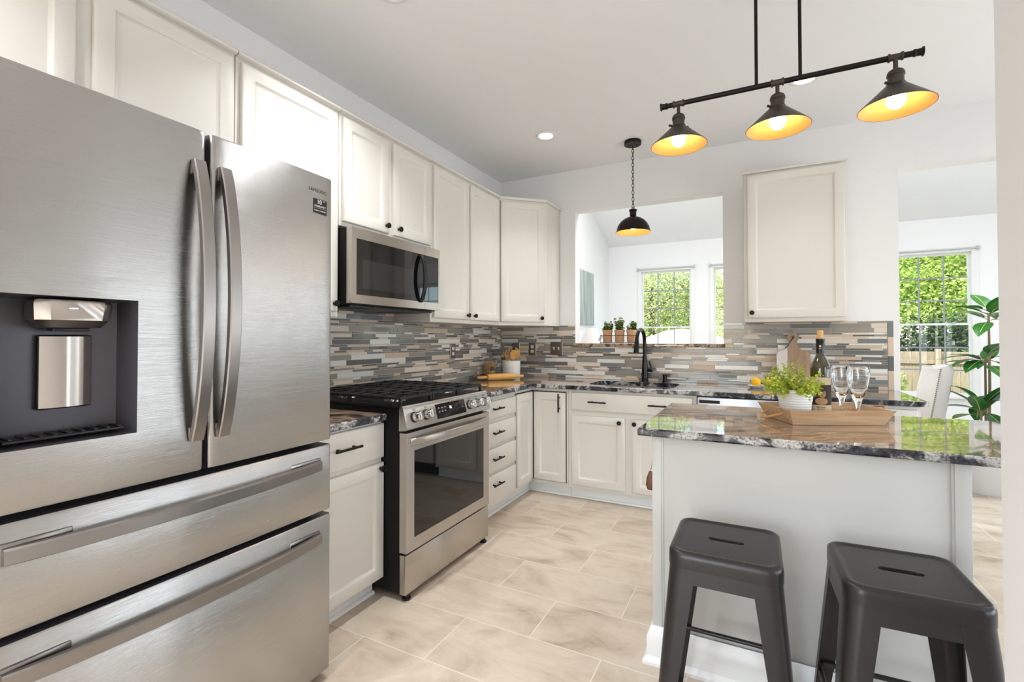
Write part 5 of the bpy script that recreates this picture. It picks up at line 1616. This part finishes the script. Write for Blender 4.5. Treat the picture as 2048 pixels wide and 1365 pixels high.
# ---------------------------------------------------------------- bar stools
def rr_loop(h, r, z, n=7, e=11):
    P = []
    C_ = ((1, 1, 0), (-1, 1, 90), (-1, -1, 180), (1, -1, 270))
    for ci, (sx, sy, a) in enumerate(C_):
        for i in range(n + 1):
            q = math.radians(a + 90 * i / n)
            P.append((sx * (h - r) + r * math.cos(q), sy * (h - r) + r * math.sin(q), z))
        nx, ny, na = C_[(ci + 1) % 4]
        q = math.radians(na)
        p1 = (nx * (h - r) + r * math.cos(q), ny * (h - r) + r * math.sin(q))
        p0 = P[-1]
        for k in range(1, e + 1):
            u = k / (e + 1)
            P.append((p0[0] + (p1[0] - p0[0]) * u, p0[1] + (p1[1] - p0[1]) * u, z))
    return P
SH_ = 0.610
def make_stool(label, loc, rz):
    t = thing('bar_stool', label, 'stool', loc, rz, 'dark metal stools at the island')
    t.scale = (0.945, 0.96, 1.0)
    loops = [rr_loop(0.1550, 0.044, SH_ - 0.046), rr_loop(0.1550, 0.044, SH_ - 0.020), rr_loop(0.1535, 0.042, SH_ - 0.007), rr_loop(0.1475, 0.038, SH_ - 0.001), rr_loop(0.1400, 0.034, SH_), rr_loop(0.1330, 0.030, SH_ - 0.003), rr_loop(0.1260, 0.026, SH_ - 0.0045), rr_loop(0.1225, 0.025, SH_ - 0.0045)]
    n = len(loops[0])
    slot = []
    for p in loops[-1]:
        a = math.atan2(p[1], p[0])
        # stadium hole, 92 x 17 mm
        dx, dy = math.cos(a), math.sin(a)
        hx_, hr = 0.040, 0.0125
        tq = hr / max(abs(dy), 1e-6)
        x_, y_ = dx * tq, dy * tq
        if abs(x_) > hx_:
            s_ = 1 if dx > 0 else -1
            A_ = 1; B_ = -2 * s_ * hx_ * dx; C_ = hx_ * hx_ - hr * hr
            D_ = max(B_ * B_ - 4 * A_ * C_, 0)
            tq = (-B_ + math.sqrt(D_)) / 2
            x_, y_ = dx * tq, dy * tq
        slot.append((x_, y_, SH_ - 0.0045))
    loops.append(slot)
    loops.append([(p[0] * 0.98, p[1] * 0.9, SH_ - 0.012) for p in slot])
    b = BM().rings(loops, 0, False, False)
    under = [rr_loop(0.1530, 0.042, SH_ - 0.046), rr_loop(0.1520, 0.040, SH_ - 0.012), [(p[0] * 0.98, p[1] * 0.9, SH_ - 0.012) for p in slot]]
    b.rings(under, 0, False, False)
    b.rings([loops[0], under[0]], 0, False, False)
    bmesh.ops.remove_doubles(b.b, verts=b.b.verts, dist=1e-5)
    obj('seat', b, M['gunmetal'], t, local=True, smooth=45)
    ZT, SPL = SH_ - 0.0465, 0.049
    for (sx, sy) in ((1, 1), (-1, 1), (-1, -1), (1, -1)):
        def sec(u):
            z = ZT * (1 - u) + 0.004 * u
            h = 0.1525 + SPL * u
            w = 0.078 * (1 - u) + 0.040 * u
            rc_ = 0.040 * (1 - u) + 0.026 * u
            P = [(h - w, h)]
            for i in range(8):
                q = PI / 2 * (1 - i / 7)
                P.append((h - rc_ + rc_ * math.cos(q), h - rc_ + rc_ * math.sin(q)))
            P.append((h, h - w))
            ti = 0.0035
            I = [(h - ti, h - w)]
            for i in range(8):
                q = PI / 2 * (i / 7)
                I.append((h - rc_ + (rc_ - ti) * math.cos(q), h - rc_ + (rc_ - ti) * math.sin(q)))
            I.append((h - w, h - ti))
            return [(sx * p[0], sy * p[1], z) for p in P + I]
        b = BM().rings([sec(u) for u in (0, 0.25, 0.5, 0.75, 1.0)])
        lg = obj('leg', b, M['gunmetal'], t, local=True, smooth=45)
        h = 0.1525 + SPL
        bb = BM().box(sx * (h - 0.038), sx * (h + 0.003), sy * (h - 0.038), sy * (h + 0.003), 0.0005, 0.012, 0.003)
        obj('rubber_foot', bb, M['leather'], lg, local=True)
    # aprons under the seat edge
    for ax in range(2):
        for s in (1, -1):
            b = BM()
            z1, z0 = ZT, ZT - 0.040
            hw = 0.100
            o1, o2 = 0.1525, 0.1525 + SPL * 0.040 / ZT
            pts = [(-hw, z1), (hw, z1), (hw, z0 + 0.000), (hw - 0.022, z0), (-hw + 0.022, z0), (-hw, z0)]
            lo = [[((p[0]), s * (o1 + (z1 - p[1]) * SPL / ZT - d), p[1]) for p in pts] for d in (0.001, 0.0035)]
            if ax: lo = [[(q[1], q[0], q[2]) for q in l] for l in lo]
            b.rings(lo)
            obj('apron', b, M['gunmetal'], t, local=True)
    # foot rails
    zr = 0.225; hr_ = 0.1525 + SPL * (1 - zr / ZT) - 0.010
    for ax in range(2):
        for s in (1, -1):
            a, c_ = (-hr_ + 0.012, s * hr_, zr), (hr_ - 0.012, s * hr_, zr)
            if ax: a, c_ = (a[1], a[0], a[2]), (c_[1], c_[0], c_[2])
            b = BM().cyl(a, c_, 0.0075, seg=12)
            obj('foot_rail', b, M['gunmetal'], t, local=True)
    # crossed braces below the seat
    b = BM()
    for (p, q) in (((-1, -1), (1, 1)), ((-1, 1), (1, -1))):
        d = Vector((q[0] - p[0], q[1] - p[1], 0)).normalized(); e = Vector((-d.y, d.x, 0)) * 0.012
        A_, B_ = Vector((p[0] * 0.138, p[1] * 0.138, 0)), Vector((q[0] * 0.138, q[1] * 0.138, 0))
        zz = ZT - 0.038 - (0.004 if p[1] > 0 else 0)
        b.rings([[A_ + e + Vector((0, 0, zz)), A_ - e + Vector((0, 0, zz)), A_ - e + Vector((0, 0, zz - 0.003)), A_ + e + Vector((0, 0, zz - 0.003))],
                 [B_ + e + Vector((0, 0, zz)), B_ - e + Vector((0, 0, zz)), B_ - e + Vector((0, 0, zz - 0.003)), B_ + e + Vector((0, 0, zz - 0.003))]])
    obj('cross_brace', b, M['gunmetal'], t, local=True)
    return t
st = make_stool('dark gunmetal backless stool at the left end of the island', (2.108, -2.465, 0), math.radians(0))
dup(st, (2.523, -2.462, 0), math.radians(2), 'dark gunmetal backless stool nearer the right wall')

# ---------------------------------------------------------------- sunroom furniture
t = thing('dining_chair', 'cream upholstered wingback chair with nailhead trim beyond the doorway', 'chair', (3.30, 1.11, 0), math.radians(-14))
# local frame: chair faces -x
b = BM().box(-0.26, 0.23, -0.25, 0.25, 0.40, 0.52, 0.035, seg=3)
obj('seat', b, M['fabric'], t, local=True)
def back_x(z): return 0.20 + (z - 0.45) * 0.16
loops = []
for i in range(13):
    z = 0.40 + 0.58 * i / 12
    k = i / 12
    hw = 0.23 + 0.035 * math.sin(PI * min(k * 1.1, 1))
    cur = 0.09
    P = []
    th_ = 0.055 if i < 12 else 0.03
    for j in range(11):
        v = -1 + 2 * j / 10
        P.append((back_x(z) - cur * abs(v) ** 2.5, v * hw, z + 0.02 * (1 - v * v) * k))
    for j in range(10, -1, -1):
        v = -1 + 2 * j / 10
        P.append((back_x(z) + th_ - cur * abs(v) ** 2.5 * 0.95, v * hw * 1.02, z + 0.02 * (1 - v * v) * k))
    loops.append(P)
obj('backrest', BM().rings(loops), M['fabric'], t, local=True, smooth=60)
for s in (-1, 1):
    wl2 = []
    for i in range(11):
        z = 0.42 + 0.555 * i / 10
        k = i / 10
        d = 0.055 + 0.030 * math.sin(PI * k) + 0.055 * k
        x1 = back_x(z) - 0.03
        hw = 0.245 + 0.035 * math.sin(PI * min(k * 1.1, 1))
        wl2.append([(x1, s * (hw + 0.022), z), (x1 - d, s * (hw + 0.004), z), (x1 - d - 0.010, s * (hw - 0.012), z), (x1 - d, s * (hw - 0.026), z), (x1, s * (hw - 0.022), z)])
    w = obj('wing', BM().rings(wl2), M['fabric'], t, local=True, smooth=60)
    nb = BM()
    for i in range(36):
        k = i / 35
        z = 0.425 + 0.545 * k
        d = 0.0
        x1 = back_x(z) - 0.040; hw = 0.245 + 0.035 * math.sin(PI * min(k * 1.1, 1))
        nb.lathe([(0.0062, 0.0), (0.0045, 0.003), (0.0, 0.0042)], (x1 - d + 0.002, s * (hw + 0.0215), z), 8, axis=(0, s, 0))
    obj('nailhead_trim', nb, M['nail'], w, local=True)
b = None
for (x, y) in ((-0.22, -0.21), (-0.22, 0.21), (0.20, -0.20), (0.20, 0.20)):
    obj('leg', BM().cyl((x, y, 0.405), (x * 1.05, y * 1.03, 0.001), 0.022, 0.014, seg=12), M['utensilwood'], t, local=True)

# tall leafy plant
PX = Vector((3.80, 1.02, 0))
t = thing('floor_plant', 'tall floor plant with big glossy dark green leaves in the sunroom', 'plant', PX)
obj('planter', BM().lathe([(0.0, 0.001), (0.13, 0.001), (0.16, 0.26), (0.165, 0.28), (0.15, 0.28), (0.14, 0.24), (0.0, 0.24)], PX, 32), M['potwhite'], t)
obj('soil', BM().lathe([(0.0, 0.2405), (0.138, 0.2405), (0.0, 0.25)], PX, 24), M['soil'], t)
heads = [(Vector((-0.03, -0.02, 0)), 0.66), (Vector((0.005, 0.0, 0)), 1.05), (Vector((0.02, -0.03, 0)), 1.40)]
b = BM()
for off, hh in heads:
    pts = [PX + off * 0.6 + Vector((0, 0, 0.242)), PX + off + Vector((0, 0, hh * 0.6)), PX + off + Vector((0, 0, hh))]
    b.tube(pts, [0.010, 0.009, 0.007], 10)
obj('cane', b, M['stem'], t)
b = BM(); rr = random.Random(8)
def big_leaf(p, d, L, W, droop):
    d = d.normalized()
    s = d.cross(Vector((0, 0, 1))).normalized()
    mid = []; n = 9
    q = p.copy(); dd2 = d.copy()
    for i in range(n + 1):
        mid.append(q.copy())
        dd2 = (dd2 + Vector((0, 0, -droop / n))).normalized()
        q = q + dd2 * L / n
    V = []; F = []
    for i, c in enumerate(mid):
        u = i / n
        w = W * (math.sin(PI * min(1, u ** 0.75)) ** 0.85 if 0 < u < 1 else 0.06)
        up = s.cross(mid[min(i + 1, n)] - mid[max(i - 1, 0)]).normalized()
        V += [c + s * w + up * w * 0.16, c + s * w * 0.5 + up * w * 0.10, c, c - s * w * 0.5 + up * w * 0.10, c - s * w + up * w * 0.16]
    for i in range(n):
        for j in range(4):
            a = i * 5 + j
            F.append((a, a + 1, a + 6, a + 5))
    b.mesh(V, F, 0)
    ribs.append(mid)
ribs = []
for hi, (off, hh) in enumerate(heads):
    N_ = 12
    for k in range(N_):
        az = 2 * PI * k / N_ + rr.uniform(-0.3, 0.3) + hi
        lift = rr.uniform(-0.35, 1.5)
        d = Vector((math.cos(az), math.sin(az), lift))
        p0_ = PX + off + Vector((0, 0, hh - 0.05 + 0.07 * (k % 4) / 3)); p = p0_ + d.normalized() * 0.045
        b.tube([p0_, p0_.lerp(p, 0.5) + Vector((0, 0, 0.004)), p + d.normalized() * 0.01], 0.003, 5, m=2)
        big_leaf(p, d, rr.uniform(0.20, 0.29), rr.uniform(0.050, 0.066), rr.uniform(0.35, 1.0))
for mid in ribs: b.tube([c + Vector((0, 0, 0.0015)) for c in mid[:8]], 0.0024, 4, m=1)
obj('foliage', b, [M['leaf_big'], M['leaf_rib'], M['stem']], t, smooth=60, fixn=False)

t = thing('wall_art', 'unframed abstract canvas in grey and teal streaks on the sunroom wall', 'picture', (0.155, 2.0, 1.76))
obj('canvas', BM().box(0.1355, 0.165, 1.50, 2.44, 1.395, 2.120, 0.002), M['art'], t)
t = thing('table_lamp', 'white cone lampshade glimpsed at the left edge of the pass-through', 'lamp', (0.60, 0.95, 0))
L_ = Vector((0.60, 0.95, 0))
obj('shade', BM().lathe([(0.06, 1.32), (0.062, 1.322), (0.155, 1.08), (0.153, 1.078)], L_, 40), M['fabric'], t)
obj('pole', BM().cyl(L_ + Vector((0, 0, 0.02)), L_ + Vector((0, 0, 1.30)), 0.010, seg=12), M['chrome'], t)
obj('base', BM().lathe([(0.0, 0.001), (0.12, 0.001), (0.12, 0.012), (0.02, 0.022), (0.0, 0.022)], L_, 32), M['chrome'], t)
b = BM()
for a in (0, 2 * PI / 3, 4 * PI / 3): b.tube([L_ + Vector((0, 0, 1.29)), L_ + Vector((0.0605 * math.cos(a), 0.0605 * math.sin(a), 1.319))], 0.002, 5)
obj('shade_spider', b, M['chrome'], t)

# ---------------------------------------------------------------- garden outside
GZ = -0.45
o = structure('ground', BM().box(-25, 32, 3.45, 40, GZ - 0.2, GZ), M['grass'])
tag(obj('patio_slab', BM().box(3.2, 9.0, 4.6, 8.2, GZ + 0.001, GZ + 0.05, 0.01), M['concrete']), 'pale paved patio outside the doorway window', 'patio')
def tree(name, label, c, crown, n, leaf, m, trunk=True, seed=0, group=None, cat='tree'):
    """crown: list of (dx,dy,dz,rx,ry,rz) ellipsoids"""
    rr = random.Random(seed)
    c = Vector(c)
    t = thing(name, label, cat, c, group=group)
    V = []; F = []
    tot = sum(q[3] * q[5] for q in crown)
    for q in crown:
        k = int(n * q[3] * q[5] / tot)
        for i in range(k):
            d = Vector((rr.gauss(0, 1), rr.gauss(0, 1), rr.gauss(0, 1))).normalized()
            u = rr.random() ** 0.33
            lump = 0.82 + 0.22 * math.sin(d.x * 7 + seed) * math.sin(d.z * 6 + d.y * 5)
            p = Vector((q[0] + d.x * q[3] * u * lump, q[1] + d.y * q[4] * u * lump, q[2] + d.z * q[5] * u * lump))
            a = Vector((rr.gauss(0, 1), rr.gauss(0, 1), rr.gauss(0, 0.6))).normalized()
            s = a.orthogonal().normalized()
            s = Matrix.Rotation(rr.random() * 6.28, 3, a) @ s
            L = leaf * rr.uniform(0.7, 1.3)
            i0 = len(V)
            V += [p - a * L, p + s * L * 0.55, p + a * L, p - s * L * 0.55]
            F.append((i0, i0 + 1, i0 + 2, i0 + 3))
    me = bpy.data.meshes.new('foliage'); me.from_pydata([tuple(v) for v in V], [], F); me.update()
    me.materials.append(m)
    fo = bpy.data.objects.new('foliage', me); COL.objects.link(fo); fo.parent = t
    if trunk:
        b = BM()
        top = max(q[2] for q in crown)
        b.tube([(0, 0, 0), (0.06, 0.02, top * 0.35), (-0.04, 0.05, top * 0.7), (0.02, 0.0, top)], [0.20, 0.16, 0.10, 0.04], 10)
        for k in range(7):
            az = k * 2.4; z = top * (0.35 + 0.08 * k)
            q = crown[k % len(crown)]
            b.tube([(0, 0, z), (math.cos(az) * q[3] * 0.35, math.sin(az) * q[4] * 0.35, z + 0.35), (math.cos(az) * q[3] * 0.7, math.sin(az) * q[4] * 0.7, z + 0.8)], [0.07, 0.045, 0.02], 6)
        obj('trunk', b, M['bark'], t, local=True)
    return t
GT = 'garden trees'
tree('maple_tree', 'bright yellow-green maple tree filling the right-hand sunroom window', (6.9, 14.2, GZ), [(0, 0, 4.6, 3.2, 1.9, 2.6), (-2.2, 0.2, 3.6, 1.9, 1.5, 1.7), (2.2, 0, 3.7, 2.0, 1.5, 1.8), (0.2, -0.6, 3.0, 2.5, 1.2, 1.3)], 56000, 0.048, M['tree_bright'], seed=1, group=GT)
tree('maple_tree', 'mid green broad tree behind the bright maple and the fence', (10.0, 20.0, GZ), [(0, 0, 5.4, 4.6, 2.0, 4.0), (-3.6, 0, 4.2, 3.0, 1.6, 3.2)], 16000, 0.12, M['tree_mid'], seed=2, group=GT)
tree('evergreen_hedge', 'dark evergreen hedge standing just above the wooden fence', (6.6, 11.0, GZ), [(-2.2, 0, 1.25, 1.4, 0.7, 1.0), (0, 0, 1.35, 1.5, 0.7, 1.05), (2.3, 0, 1.3, 1.5, 0.7, 1.0)], 22000, 0.05, M['tree_dark'], seed=3, group=GT, cat='hedge')
tree('garden_shrub', 'small round shrub against the fence left of the chair', (4.55, 8.9, GZ), [(0, 0, 0.75, 0.52, 0.45, 0.8)], 3500, 0.045, M['tree_bright'], seed=4, group=GT, cat='shrub')
tree('leafy_tree', 'loose pale green tree framed by the pass-through window', (-0.9, 12.2, GZ), [(0, 0, 3.4, 2.2, 1.6, 2.3), (1.7, 0.3, 2.6, 1.5, 1.2, 1.6), (-2.0, 0, 2.4, 1.8, 1.2, 1.6)], 46000, 0.038, M['tree_mid'], seed=5, group=GT)
tree('leafy_tree', 'olive green tree seen in the narrow right part of the pass-through', (2.0, 10.0, GZ), [(0, 0, 2.4, 1.4, 0.9, 2.0), (-0.2, -0.3, 1.2, 1.2, 0.7, 1.0)], 20000, 0.034, M['tree_mid'], seed=6, group=GT)
tree('leafy_tree', 'far green tree line closing the garden on the left', (-5.0, 18.0, GZ), [(0, 0, 2.8, 4.5, 1.8, 3.2), (4.6, 0.5, 2.6, 4.0, 1.8, 2.8)], 16000, 0.10, M['tree_mid'], seed=7, group=GT)
# board fence
t = thing('garden_fence', 'sunlit tan board fence across the back of the garden', 'fence', (7.0, 10.0, GZ))
b = BM(); x = 3.7
while x < 12.0:
    b.box(x, x + 0.138, 9.98, 10.0, GZ + 0.04, GZ + 1.36, 0.004, seg=1); x += 0.142
obj('boards', b, M['fence'], t)
b = BM()
for k in range(5): b.box(3.8 + k * 2.0, 3.9 + k * 2.0, 9.87, 9.97, GZ, GZ + 1.42, 0.006, seg=1)
obj('posts', b, M['fence'], t)
b = BM()
for z in (GZ + 0.28, GZ + 1.08): b.box(3.7, 12.0, 9.935, 9.975, z, z + 0.085, 0.004, seg=1)
obj('rails', b, M['fence'], t)
# pale umbrella outside
UC = Vector((0.74, 7.1, GZ))
t = thing('patio_umbrella', 'pale peach patio umbrella canopy low in the pass-through window', 'umbrella', UC)
loops = []
nn = 24
for (r_, z) in ((0.02, 1.88), (0.35, 1.84), (0.75, 1.70), (1.12, 1.46), (1.13, 1.34)):
    loops.append([(UC.x + r_ * math.cos(2 * PI * i / nn) * (1.0 if i % 3 == 0 else 0.985), UC.y + r_ * math.sin(2 * PI * i / nn), GZ + z) for i in range(nn)])
obj('canopy', BM().rings(loops, 0, True, False), M['canopy'], t, fixn=True)
obj('pole', BM().cyl(UC + Vector((0, 0, 0.06)), UC + Vector((0, 0, 1.84)), 0.022, seg=12), M['railgrey'], t)
obj('base', BM().lathe([(0.0, 0.0005), (0.26, 0.0005), (0.26, 0.05), (0.05, 0.07), (0.0, 0.07)], UC, 28), M['concrete'], t)
